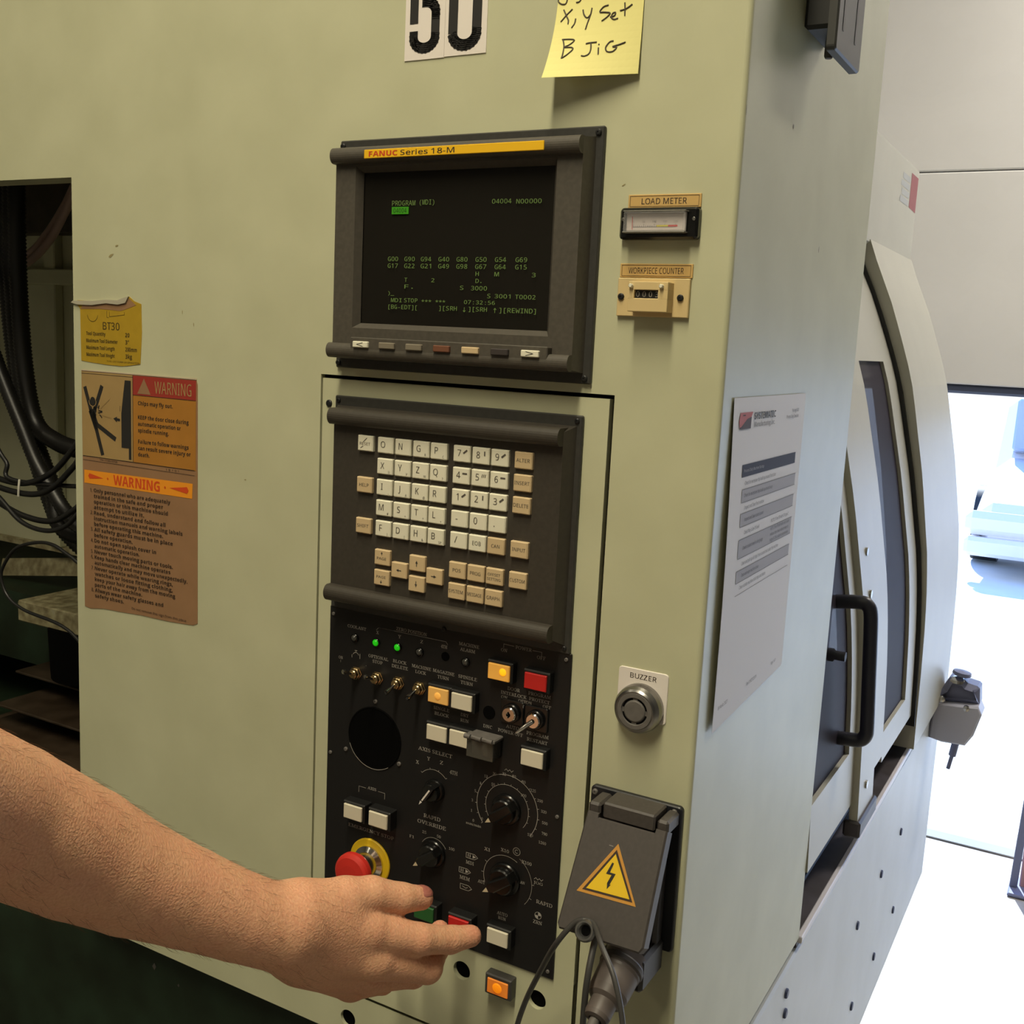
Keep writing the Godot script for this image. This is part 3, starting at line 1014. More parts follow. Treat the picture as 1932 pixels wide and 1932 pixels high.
	cable("cable", "thin black cable looping round in front of the tray", [Vector3(-0.84, 1.278, -0.1), Vector3(-0.874, 1.296, -0.1), Vector3(-0.89, 1.302, -0.1), Vector3(-0.916, 1.31, -0.1), Vector3(-0.947, 1.309, -0.1), Vector3(-0.991, 1.295, -0.1), Vector3(-1.018, 1.267, -0.1), Vector3(-1.023, 1.249, -0.1), Vector3(-1.01, 1.226, -0.1), Vector3(-0.977, 1.213, -0.1), Vector3(-0.919, 1.207, -0.1), Vector3(-0.888, 1.2, -0.1), Vector3(-0.83, 1.178, -0.1)], 0.0023, mats.cable_black, "cable")
	a = stool()
	tube(a, smooth([Vector3(-0.998, 1.386, -0.113), Vector3(-0.9985, 1.375, -0.112), Vector3(-1.001, 1.363, -0.113)], 3), 0.0016, 6)
	tag(obj("cable_tie", a, mats.zip), "white cable tie round the coil of black cables", "cable tie")


func run_on(pts: Array) -> Array:   # carries a cable on behind the sheets that hide its ends
	var out := pts.duplicate()
	var last: Vector3 = out[out.size() - 1]
	if last.x > -1.02:
		out.append(Vector3(-0.762, last.y + 0.012, last.z - 0.03))
	var first: Vector3 = out[0]
	if first.x < -1.15 and first.y < 1.7:
		out.push_front(Vector3(-1.8, first.y + 0.08, first.z - 0.18))
	return out


func conduit(label: String, raw: Array, r: float) -> void:
	var pts := run_on(raw)
	var t := thing("conduit", label, "conduit", pts[pts.size() - 1], "ridged conduits left of the cabinet")
	var rb := ribbed(pts, r, 0.0052)
	var a := stool()
	tube(a, rb[0], rb[1], 14)
	obj("sleeve", a, mats.conduit, t)


func cable(called: String, label: String, raw: Array, r: float, m: Material, category: String, ridged := false) -> void:
	var pts := run_on(raw)
	var a := stool()
	if ridged:
		var rb := ribbed(pts, r, 0.0036)
		tube(a, rb[0], rb[1], 8)
	else:
		tube(a, smooth(pts, 8), r, 8)
	tag(obj(called, a, m), label, category)


# ---------- display ----------

func screw(parent: Node, x: float, y: float, z: float, r: float, m: Material) -> void:
	var a := stool()
	lathe(a, [[r, 0], [r, r * 0.5], [r * 0.75, r * 0.75], [r * 0.3, r * 0.8], [r * 0.25, r * 0.55], [0, r * 0.5]], 14)
	obj("screw", a, m, parent, Vector3(x, y, z))


func bar_profile(y0: float, y1: float, z0: float, z1: float) -> PackedVector2Array:   # (z, y) of a rounded bar
	var p := PackedVector2Array([Vector2(z0, y0)])
	var r := (y1 - y0) / 2
	for i in 13:
		var w := -PI / 2 + PI * i / 12.0
		p.append(Vector2(z1 - r * 0.8 + r * 0.8 * cos(w), (y0 + y1) / 2 + r * sin(w)))
	p.append(Vector2(z0, y1))
	return p


func build_display() -> void:
	var t := thing("display_unit", "dark control display with a yellow name strip and green text", "screen", Vector3(-0.243, 1.568, 0.0))
	var a := stool()
	bx(a, -0.375, -0.1115, 1.568, 1.7715, 0.0, 0.0042, 0.001)
	obj("flange", a, mats.dark_plate, t)
	# the bezel: outside walls, the frame round the opening and its sloping inside
	a = stool()
	var o := [Vector3(-0.3665, 1.579, 0), Vector3(-0.1215, 1.579, 0), Vector3(-0.1215, 1.761, 0), Vector3(-0.3665, 1.761, 0)]
	var h := [Vector3(-0.3446, 1.605, 0.02), Vector3(-0.144, 1.605, 0.02), Vector3(-0.144, 1.7457, 0.02), Vector3(-0.3446, 1.7457, 0.02)]
	var g := [Vector3(-0.3405, 1.6095, 0.0128), Vector3(-0.149, 1.6095, 0.0128), Vector3(-0.149, 1.741, 0.0128), Vector3(-0.3405, 1.741, 0.0128)]
	for i in 4:
		var j := (i + 1) % 4
		var of := Vector3(0, 0, 0.02)
		quad(a, o[i] + of, o[j] + of, h[j], h[i])
		quad(a, h[i], h[j], g[j], g[i])
		var out: Vector3 = (o[i] - Vector3(-0.244, 1.67, 0)).normalized() * 0.004
		var out2: Vector3 = (o[j] - Vector3(-0.244, 1.67, 0)).normalized() * 0.004
		quad(a, o[i] + out + Vector3(0, 0, 0.004), o[j] + out2 + Vector3(0, 0, 0.004), o[j] + of, o[i] + of)
	obj("bezel", a, mats.bezel, t)
	var along := Transform3D(Basis(Vector3(0, 0, 1), Vector3(0, 1, 0), Vector3(-1, 0, 0)), Vector3.ZERO)
	a = stool()
	prism(a, bar_profile(1.7478, 1.7615, 0.012, 0.0285), 0.1215, 0.3675, along)
	obj("top_bar", a, mats.bezel, t)
	a = stool()
	prism(a, bar_profile(1.5775, 1.591, 0.012, 0.0285), 0.1215, 0.3675, along)
	obj("bottom_bar", a, mats.bezel, t)
	# picture tube
	a = stool()
	var n := 12
	var pt := func(i: int, j: int) -> Vector3:
		var u := float(i) / n
		var v := float(j) / n
		return Vector3(lerpf(-0.3405, -0.149, u), lerpf(1.6095, 1.741, v), 0.0118 + 0.0022 * (1.0 - pow(2 * u - 1, 2)) * (1.0 - pow(2 * v - 1, 2)))
	for i in n:
		for j in n:
			quad(a, pt.call(i, j), pt.call(i + 1, j), pt.call(i + 1, j + 1), pt.call(i, j + 1))
	var scr := obj("screen", a, mats.glass_dark, t)
	a = stool()
	var rows := [
		["PROGRAM", -0.3082, -0.2835, 1.712, 1.7162], ["(MDI)", -0.2789, -0.2639, 1.7115, 1.7166], ["O4004", -0.2062, -0.1875, 1.712, 1.7157], ["N00000", -0.183, -0.1595, 1.7116, 1.7152],
		["H", -0.2194, -0.2161, 1.6529, 1.6564], ["M", -0.2008, -0.1964, 1.6528, 1.6563], ["3", -0.1651, -0.1615, 1.6526, 1.6561],
		["T", -0.2924, -0.2894, 1.6468, 1.6503], ["2", -0.2641, -0.2608, 1.647, 1.6503], ["D.", -0.2191, -0.2132, 1.6471, 1.6505], ["F.", -0.2922, -0.2832, 1.6411, 1.6445],
		["S", -0.2344, -0.2309, 1.641, 1.6445], ["3000", -0.2232, -0.2075, 1.6409, 1.6445], [")_", -0.3098, -0.303, 1.6346, 1.6385],
		["S", -0.2069, -0.2038, 1.6347, 1.6383], ["3001", -0.1996, -0.1843, 1.6348, 1.6382], ["T0002", -0.1798, -0.1606, 1.6346, 1.6381],
		["MDI", -0.3063, -0.2947, 1.6291, 1.6325], ["STOP", -0.2921, -0.2779, 1.6292, 1.6327], ["***", -0.2736, -0.2633, 1.63, 1.632], ["***", -0.259, -0.2488, 1.63, 1.632], ["07:32:56", -0.2297, -0.1991, 1.6292, 1.6325],
		["[BG-EDT][", -0.3088, -0.2781, 1.6224, 1.6268], ["][SRH", -0.255, -0.2367, 1.6226, 1.627], ["][SRH", -0.2248, -0.2066, 1.6226, 1.627], ["][REWIND]", -0.1944, -0.1596, 1.6224, 1.627]]
	for r in rows:
		fit(a, r[0], r[1], r[2], r[3], r[4], 0.0144, "m")
	var top := ["G00", "G90", "G94", "G40", "G80", "G50", "G54", "G69"]
	var low := ["G17", "G22", "G21", "G49", "G98", "G67", "G64", "G15"]
	var gx := [-0.3109, -0.2931, -0.2757, -0.2574, -0.2389, -0.22, -0.2009, -0.1811]
	for i in 8:
		fit(a, top[i], gx[i], gx[i] + 0.0109, 1.6646, 1.6684, 0.0144, "m")
		fit(a, low[i], gx[i], gx[i] + 0.0109, 1.6587, 1.6625, 0.0144, "m")
	for k in [[-0.2292, 1], [-0.1988, -1]]:   # the two arrows
		var x: float = k[0]
		var s: int = k[1]
		stroke_on(a, [Vector2(x, 1.6265), Vector2(x, 1.6226)], 0.0005, 0.0144)
		var tip := 1.6226 if s > 0 else 1.6265
		stroke_on(a, [Vector2(x - 0.0012, tip + 0.0013 * s), Vector2(x, tip), Vector2(x + 0.0012, tip + 0.0013 * s)], 0.0005, 0.0144)
	obj("screen_text", a, mats.phosphor, scr)
	a = stool()
	face(a, -0.3085, -0.2905, 1.7048, 1.711, 0.0142)
	obj("screen_cursor", a, mats.phosphor_bar, scr)
	a = stool()
	fit(a, "O4004", -0.3065, -0.2925, 1.706, 1.7098, 0.0145, "m")
	obj("screen_text", a, mats.dark_green, scr)
	# name strip
	a = stool()
	bx(a, -0.329, -0.152, 1.7502, 1.7576, 0.0278, 0.0293, 0.0004)
	var strip := obj("name_strip", a, mats.yellow_plate, t, null, "yellow strip with red and black lettering")
	a = stool()
	txt(a, "FANUC", -0.3236, 1.7518, 0.0042, 0.0295, "b", 0.0303, -1)
	obj("lettering", a, mats.red_ink, strip)
	a = stool()
	txt(a, "Series 18-M", -0.2902, 1.7518, 0.0042, 0.0295, "s", 0.0545, -1)
	obj("lettering", a, mats.black_ink, strip)
	# soft keys
	a = stool()
	bx(a, -0.3400, -0.1398, 1.5842, 1.5968, 0.012, 0.0282, 0.0008)
	obj("key_frame", a, mats.bezel, t)
	var tones := [mats.key_light, mats.key_grey, mats.key_grey, mats.key_brown, mats.key_tan, mats.key_dark, mats.key_light]
	a = stool()
	bx(a, -0.0083, 0.0083, -0.0028, 0.0028, -0.001, 0.0028, 0.0007)
	var key := a.commit()
	for i in 7:
		var k := obj("soft_key", key, tones[i], t, Vector3(-0.3271 + i * 0.02872, 1.5905, 0.0282))
		if i == 0 or i == 6:
			var b := stool()
			var s := 1.0 if i == 0 else -1.0
			stroke(b, [Vector2(0.0034 * s, 0.0016), Vector2(-0.0034 * s, 0), Vector2(0.0034 * s, -0.0016)], 0.0005, 0.0029)
			obj("arrow_mark", b, mats.black_ink, k, Vector3(-0.3271 + i * 0.02872, 1.5905, 0.0282))
	for q in [[-0.3715, 1.7665], [-0.1165, 1.7665], [-0.3715, 1.5725], [-0.1165, 1.5725]]:
		screw(t, q[0], q[1], 0.0042, 0.0026, mats.black)


func stroke_on(st: SurfaceTool, pts: Array, w: float, z: float) -> void:   # as stroke(), but for a mesh that lettering is appended to
	var b := stool()
	stroke(b, pts, w, z)
	st.append_from(b.commit(), 0, ID)


# ---------- keypad ----------

func build_keypad() -> void:
	var t := thing("keypad_unit", "dark keypad with rows of cream and tan keys under the display", "keypad", Vector3(-0.245, 1.34, 0.0))
	var a := stool()
	bx(a, -0.374, -0.1155, 1.338, 1.542, 0.0012, 0.005, 0.001)
	obj("flange", a, mats.dark_plate, t)
	a = stool()
	var o := [Vector3(-0.3705, 1.3455, 0.005), Vector3(-0.1205, 1.3455, 0.005), Vector3(-0.1205, 1.533, 0.005), Vector3(-0.3705, 1.533, 0.005)]
	var f := [Vector3(-0.3645, 1.3515, 0.0175), Vector3(-0.1262, 1.3515, 0.0175), Vector3(-0.1262, 1.528, 0.0175), Vector3(-0.3645, 1.528, 0.0175)]
	for i in 4:
		quad(a, o[i], o[(i + 1) % 4], f[(i + 1) % 4], f[i])
	quad(a, f[0], f[1], f[2], f[3])
	obj("housing", a, mats.key_case, t)
	var along := Transform3D(Basis(Vector3(0, 0, 1), Vector3(0, 1, 0), Vector3(-1, 0, 0)), Vector3.ZERO)
	a = stool()
	prism(a, bar_profile(1.5165, 1.5315, 0.008, 0.0285), 0.1262, 0.3645, along)
	obj("top_bar", a, mats.key_case, t)
	a = stool()
	prism(a, bar_profile(1.3498, 1.365, 0.008, 0.0285), 0.1262, 0.3645, along)
	obj("bottom_bar", a, mats.key_case, t)
	a = stool()
	slab(a, round_rect(-0.0086, 0.0086, -0.0072, 0.0072, 0.0008, 2), -0.001, 0.0036, 0.0009)
	var key := a.commit()
	var xs := {"0": -0.3255, "1": -0.3031, "2": -0.2838, "3": -0.2644, "4": -0.2456, "5": -0.2218, "6": -0.2026, "7": -0.1837, "8": -0.1608}
	# column, top of the key, colour, the large sign, the small sign below right, the words of a function key
	var rows := [
		[1.5089, "0w//|RESET", "1wO", "2wN", "3wG|R", "4wP|C", "5w7~", "6w8^", "7w9~", "8tALTER"],
		[1.4898, "1wX|U", "2wY|V", "3wZ|W", "4wQ|?", "5w4-", "6w5%", "7w6-", "8tINSERT"],
		[1.4707, "0tHELP", "1wI|,", "2wJ|A", "3wK|@", "4wR", "5w1~", "6w2^", "7w3~", "8tDELETE"],
		[1.4517, "1wM|#", "2wS|=", "3wT|*", "4wL|+", "5w-", "6w0", "7w."],
		[1.4327, "0tSHIFT", "1wF|]", "2wD|[", "3wH|&", "4wB|SP", "5w/", "6wEOB", "7tCAN", "8tINPUT"],
		[1.4059, "1tPAGEu", "3t<u", "5tPOS", "6tPROG", "7tOFFSET", "8tCUSTOM"],
		[1.3967, "2t<l", "4t<r"],
		[1.3869, "1tPAGEd", "3t<d", "5tSYSTEM", "6tMESSAGE", "7tGRAPH"]]
	for r in rows:
		for i in range(1, r.size()):
			var s: String = r[i]
			var at := Vector3(xs[s[0]], r[0] - 0.0072, 0.0175)
			var k := obj("key", key, mats.key_light if s[1] == "w" else mats.key_tan, t, at)
			var g := stool()
			key_sign(g, s.substr(2), s[1] == "w")
			obj("legend", g, mats.key_ink, k, at)
	for q in [[-0.3695, 1.5375], [-0.1205, 1.5375], [-0.1205, 1.343], [-0.2427, 1.3385]]:
		screw(t, q[0], q[1], 0.005, 0.0022, mats.black)


func key_sign(g: SurfaceTool, s: String, plain: bool) -> void:   # printed on a key whose middle is the origin
	var z := 0.0038
	if not plain:
		if s.begins_with("<"):
			var d: Vector2 = {"u": Vector2.UP, "d": Vector2.DOWN, "l": Vector2.LEFT, "r": Vector2.RIGHT}[s[1]] * Vector2(1, -1) * 0.0028
			var e := Vector2(-d.y, d.x)
			stroke(g, [-d, d * 0.4], 0.0008, z)
			poly_face(g, [d, e * 0.5, -e * 0.5], z)
		elif s.begins_with("PAGE"):
			var d := Vector2(0, 0.0018 if s[4] == "u" else -0.0018)
			stroke(g, [d * 1.2, d * 2.4], 0.0006, z)
			poly_face(g, [d * 3.0, d * 2.0 + Vector2(0.0012, 0), d * 2.0 - Vector2(0.0012, 0)], z)
			txt_on(g, "PAGE", 0, -0.0012 - d.y * 0.5, 0.0024, z, 0.0105)
		elif s == "OFFSET":
			txt_on(g, "OFFSET", 0, 0.0006, 0.0024, z, 0.0125)
			txt_on(g, "SETTING", 0, -0.0034, 0.0024, z, 0.0135)
		else:
			txt_on(g, s, 0, -0.0014, 0.003, z, minf(0.0024 * s.length() + 0.001, 0.0145))
		return
	if s == "EOB":
		txt_on(g, s, 0, -0.0018, 0.0036, z, 0.0085)
		return
	if s.begins_with("//"):
		stroke(g, [Vector2(-0.002, 0.0012), Vector2(0.002, 0.005)], 0.0006, z)
		txt_on(g, "RESET", 0, -0.0016, 0.0026, z, 0.012)
		stroke(g, [Vector2(-0.005, -0.0045), Vector2(-0.002, -0.0025)], 0.0006, z)
		return
	var big := s[0]
	txt_on(g, big, -0.0022, -0.0022, 0.0058, z, 0.0)
	if s.length() > 1:
		match s[1]:
			"|":
				txt_on(g, s.substr(2), 0.0052, -0.0056, 0.0022, z, 0.0)
			"~":
				stroke(g, [Vector2(0.002, 0.0006), Vector2(0.0058, 0.0036)], 0.0016, z)
			"^":
				stroke(g, [Vector2(0.0042, 0.0002), Vector2(0.0042, 0.0042)], 0.0012, z)
			"-":
				stroke(g, [Vector2(0.0018, 0.0022), Vector2(0.0066, 0.0022)], 0.0014, z)
			"%":
				for k in 3:
					stroke(g, [Vector2(0.0022 + k * 0.0016, 0.0008), Vector2(0.003 + k * 0.0016, 0.0036)], 0.0006, z)


func txt_on(st: SurfaceTool, s: String, x: float, y: float, h: float, z: float, width: float) -> void:
	var b := stool()
	txt(b, s, x, y, h, z, "s", width)
	var m := b.commit()
	for i in m.get_surface_count():
		st.append_from(m, i, ID)


# ---------- operator panel ----------

func build_panel() -> void:
	var t := thing("operator_panel", "black operator panel of switches, lit buttons and dials below the keypad", "panel", Vector3(-0.245, 1.0355, 0.0))
	var a := stool()
	bx(a, -0.3755, -0.1137, 1.0355, 1.3385, 0.0012, 0.0035, 0.0006)
	var plate := obj("plate", a, mats.panel_black, t)
	a = stool()
	panel_print(a)
	obj("printed_legend", a, mats.legend, plate)
	# indicator lamps
	for q in [[-0.3442, 0], [-0.3188, 1], [-0.2937, 1], [-0.269, 0], [-0.2187, 0]]:
		a = stool()
		lathe(a, [[0.0042, 0], [0.0042, 0.002], [0.0036, 0.0026], [0.0031, 0.0016]], 20)
		var lamp := obj("indicator_lamp", a, mats.black_gloss, t, Vector3(q[0], 1.3118, 0.0035))
		a = stool()
		lathe(a, [[0.0032, 0.0012], [0.003, 0.0026], [0.0018, 0.0036], [0, 0.004]], 20)
		obj("lens", a, mats.led_green if q[1] == 1 else mats.led_clear, lamp, Vector3(q[0], 1.3118, 0.0035), "lit green lens" if q[1] == 1 else "unlit lens")
	a = stool()
	lathe(a, [[0.0042, 0], [0.0042, 0.0006], [0, 0.0006]], 18)
	obj("blank_plug", a, mats.hole, t, Vector3(-0.241, 1.3126, 0.0035))
	a = stool()
	lathe(a, [[0.0062, 0], [0.0062, 0.0006], [0, 0.0006]], 18)
	obj("blank_plug", a, mats.hole, t, Vector3(-0.1922, 1.2697, 0.0035))
	# toggles
	for q in [[-0.3418, 0.0062], [-0.3165, 0.0062], [-0.2922, -0.0045], [-0.2679, -0.0045]]:
		var at := Vector3(q[0], 1.277, 0.0035)
		a = stool()
		lathe(a, [[0.0068, 0], [0.0068, 0.0007], [0.0062, 0.001]], 6)
		lathe(a, [[0.0063, 0.0008], [0.0063, 0.0032], [0.0052, 0.004]], 6)
		lathe(a, [[0.0044, 0.003], [0.0044, 0.0062], [0.0036, 0.007], [0, 0.0068]], 20)
		var sw := obj("toggle_switch", a, mats.brass, t, at)
		a = stool()
		var tip := Vector3(0, q[1], 0.0195)
		tube(a, [Vector3(0, 0, 0.0055), tip * 0.55 + Vector3(0, 0, 0.002), tip * 0.93, tip, tip * 1.04], [0.0013, 0.0017, 0.0025, 0.0026, 0.0014], 14)
		obj("lever", a, mats.chrome, sw, at)
	# speaker
	a = stool()
	lathe(a, [[0.0312, 0], [0.0312, 0.0007], [0.0302, 0.0011], [0.0292, 0.0006], [0, 0.0003]], 48)
	var spk := obj("speaker", a, mats.hole, t, Vector3(-0.3178, 1.2163, 0.0035))
	a = stool()
	arc(a, Vector2.ZERO, 0.0306, 200, 305, 0.0005, 0.0012)
	stroke(a, [Vector2(-0.0122, 0.0705 - 0.0), Vector2(-0.0115, 0.0705)], 0.0003, 0.0012)
	obj("rim", a, mats.legend, spk, Vector3(-0.3178, 1.2163, 0.0035))
	for q in [[-0.3517, 1.1978], [-0.2881, 1.1978], [-0.3178, 1.2535]]:
		screw(t, q[0], q[1], 0.0035, 0.0022, mats.tool_grey)
	# square push buttons: x, y, lens, lit bulb, label
	push(t, -0.179, 1.3122, mats.lens_lit, mats.bulb, "lit amber power button", 0.0, Vector2(0.0045, 0.001))
	push(t, -0.1423, 1.3107, mats.lens_red, null, "red power button", 0.0)
	push(t, -0.2412, 1.2775, mats.lens_lit_soft, mats.bulb_soft, "dimly lit amber button", 0.0)
	push(t, -0.216, 1.277, mats.lens_white, null, "")
	push(t, -0.2414, 1.2415, mats.lens_white, null, "")
	push(t, -0.2165, 1.242, mats.lens_white, null, "")
	push(t, -0.1918, 1.2395, mats.lens_grey, null, "grey button under a hinged guard")
	push(t, -0.1418, 1.241, mats.lens_white, null, "")
	push(t, -0.3322, 1.1414, mats.lens_white, null, "", 0.003)
	push(t, -0.302, 1.1417, mats.lens_white, null, "", 0.003)
	push(t, -0.2465, 1.0635, mats.lens_green, null, "green cycle button", 0.002)
	push(t, -0.2075, 1.0635, mats.lens_red, null, "red hold button", 0.003)
	push(t, -0.1668, 1.0643, mats.lens_white, null, "", 0.001)
	var gd := stool()
	bx(gd, -0.2055, -0.178, 1.2305, 1.2325, 0.0035, 0.0185, 0.0005)
	bx(gd, -0.2055, -0.2037, 1.2305, 1.2475, 0.0035, 0.0185, 0.0005)
	bx(gd, -0.1798, -0.178, 1.2305, 1.2475, 0.0035, 0.0185, 0.0005)
	bx(gd, -0.2055, -0.178, 1.2305, 1.2475, 0.0175, 0.0187, 0.0004)
	var guard := obj("button_guard", gd, mats.guard, t, null, "smoky hinged guard")
	gd = stool()
	bx(gd, -0.2075, -0.176, 1.2478, 1.2515, 0.0035, 0.0205, 0.001)
	for x in [-0.2035, -0.192, -0.1805]:
		tube(gd, [Vector3(x - 0.003, 1.2502, 0.0208), Vector3(x + 0.003, 1.2502, 0.0208)], 0.0022, 10)
	obj("guard_hinge", gd, mats.tool_grey, guard)
	# key switches
	for q in [[-0.1678, 1.2752, 0], [-0.1436, 1.2745, 1]]:
		var at := Vector3(q[0], q[1], 0.0035)
		a = stool()
		slab(a, round_rect(-0.0116, 0.0116, -0.0108, 0.0116, 0.002), 0, 0.0025, 0.0008)
		lathe(a, [[0.0088, 0.002], [0.0088, 0.005], [0.008, 0.006], [0.007, 0.006]], 24)
		var ks := obj("key_switch", a, mats.black_gloss, t, at)
		a = stool()
		lathe(a, [[0.0068, 0.004], [0.0068, 0.008], [0.006, 0.009], [0.0022, 0.009], [0.002, 0.0075], [0, 0.0075]], 24)
		obj("lock_barrel", a, mats.chrome, ks, at)
		a = stool()
		if q[2] == 1:
			tube(a, [Vector3(0, 0, 0.009), Vector3(-0.005, -0.0045, 0.0135), Vector3(-0.012, -0.0108, 0.015)], [0.0022, 0.0019, 0.0013], 12)
			obj("lever", a, mats.chrome, ks, at)
		else:
			bx(a, -0.0006, 0.0006, -0.0028, 0.0028, 0.0078, 0.0093)
			obj("keyhole", a, mats.hole, ks, at)
	# rotary dials
	dial(t, -0.2465, 1.1822, 0.0108, 236.0, mats.white_card, true)
	dial(t, -0.2455, 1.1195, 0.0135, 218.0, mats.pointer)
	dial(t, -0.169, 1.184, 0.0145, 218.0, mats.pointer)
	dial(t, -0.167, 1.1175, 0.0155, 215.0, mats.pointer)
	# emergency stop
	var at := Vector3(-0.3186, 1.0895, 0.0035)
	a = stool()
	lathe(a, [[0.0238, 0], [0.0238, 0.0012], [0.023, 0.002], [0.016, 0.002]], 40)
	var es := obj("emergency_stop", a, mats.stop_yellow, t, at, "red mushroom stop button on a yellow ring")
	a = stool()
	lathe(a, [[0.0168, 0.0018], [0.0168, 0.004], [0.0125, 0.007], [0.0118, 0.016], [0.0142, 0.0185], [0.0142, 0.021], [0.011, 0.022]], 36)
	obj("collar", a, mats.chrome, es, at)
	a = stool()
	lathe(a, [[0.011, 0.0195], [0.0175, 0.021], [0.0197, 0.0245], [0.0197, 0.0285], [0.0188, 0.0312], [0.0165, 0.0328], [0.009, 0.0338], [0, 0.0341]], 40)
	obj("mushroom_head", a, mats.stop_red, es, at)
	for q in [[-0.1184, 1.1902], [-0.1189, 1.0425], [-0.3708, 1.331], [-0.3708, 1.19], [-0.3708, 1.0425], [-0.1184, 1.333]]:
		screw(t, q[0], q[1], 0.0035, 0.0018, mats.tool_grey)


func push(t: Node3D, x: float, y: float, lens: Material, bulb: Material, label: String, rise := 0.0, bulb_at := Vector2.ZERO) -> void:
	var at := Vector3(x, y, 0.0035)
	var a := stool()
	slab(a, round_rect(-0.0131, 0.0131, -0.0094, 0.0096, 0.001, 2), 0, 0.0085 + rise, 0.0012)
	var b := obj("push_button", a, mats.black, t, at, label)
	a = stool()
	slab(a, round_rect(-0.0108, 0.0108, -0.0072, 0.0072, 0.0006, 2), 0.006 + rise, 0.0105 + rise, 0.0007)
	obj("lens", a, lens, b, at)
	if bulb:
		a = stool()
		lathe(a, [[0.0036, 0], [0.0033, 0.0006], [0.002, 0.0011], [0, 0.0013]], 20, Transform3D(Basis(), Vector3(bulb_at.x, bulb_at.y, 0.0103 + rise)))
		obj("lamp_bulb", a, bulb, b, at)


func dial(t: Node3D, x: float, y: float, r: float, turn: float, tip: Material, slim := false) -> void:   # turn: where the pointer looks, degrees from +x
	var at := Vector3(x, y, 0.0035)
	var a := stool()
	lathe(a, [[r, 0], [r, 0.003], [r * 0.94, 0.0042], [r * 0.8, 0.0046], [r * 0.78, 0.0095], [r * 0.7, 0.0105], [0, 0.0105]], 36)
	var k := obj("rotary_dial", a, mats.black_gloss, t, at)
	var xf := Transform3D(Basis(Vector3.BACK, deg_to_rad(turn)), Vector3.ZERO)
	a = stool()
	var w := r * (0.24 if slim else 0.34)
	var grip := PackedVector2Array([Vector2(-r * 0.95, w * 0.8), Vector2(-r * 0.95, -w * 0.8), Vector2(r * 0.5, -w), Vector2(r * 1.22, 0), Vector2(r * 0.5, w)])
	slab(a, grip, 0.004, 0.0165, 0.0012, xf)
	obj("grip", a, mats.black_gloss, k, at)
	a = stool()
	var p := PackedVector2Array([Vector2(r * 0.74, -w * 0.42), Vector2(r * 1.12, 0), Vector2(r * 0.74, w * 0.42)])
	prism(a, p, 0.0163, 0.0168, xf)
	if slim:
		prism(a, PackedVector2Array([Vector2(-r * 0.7, -w * 0.28), Vector2(r * 0.6, -w * 0.28), Vector2(r * 0.6, w * 0.28), Vector2(-r * 0.7, w * 0.28)]), 0.0163, 0.0168, xf)
	obj("pointer", a, tip, k, at)


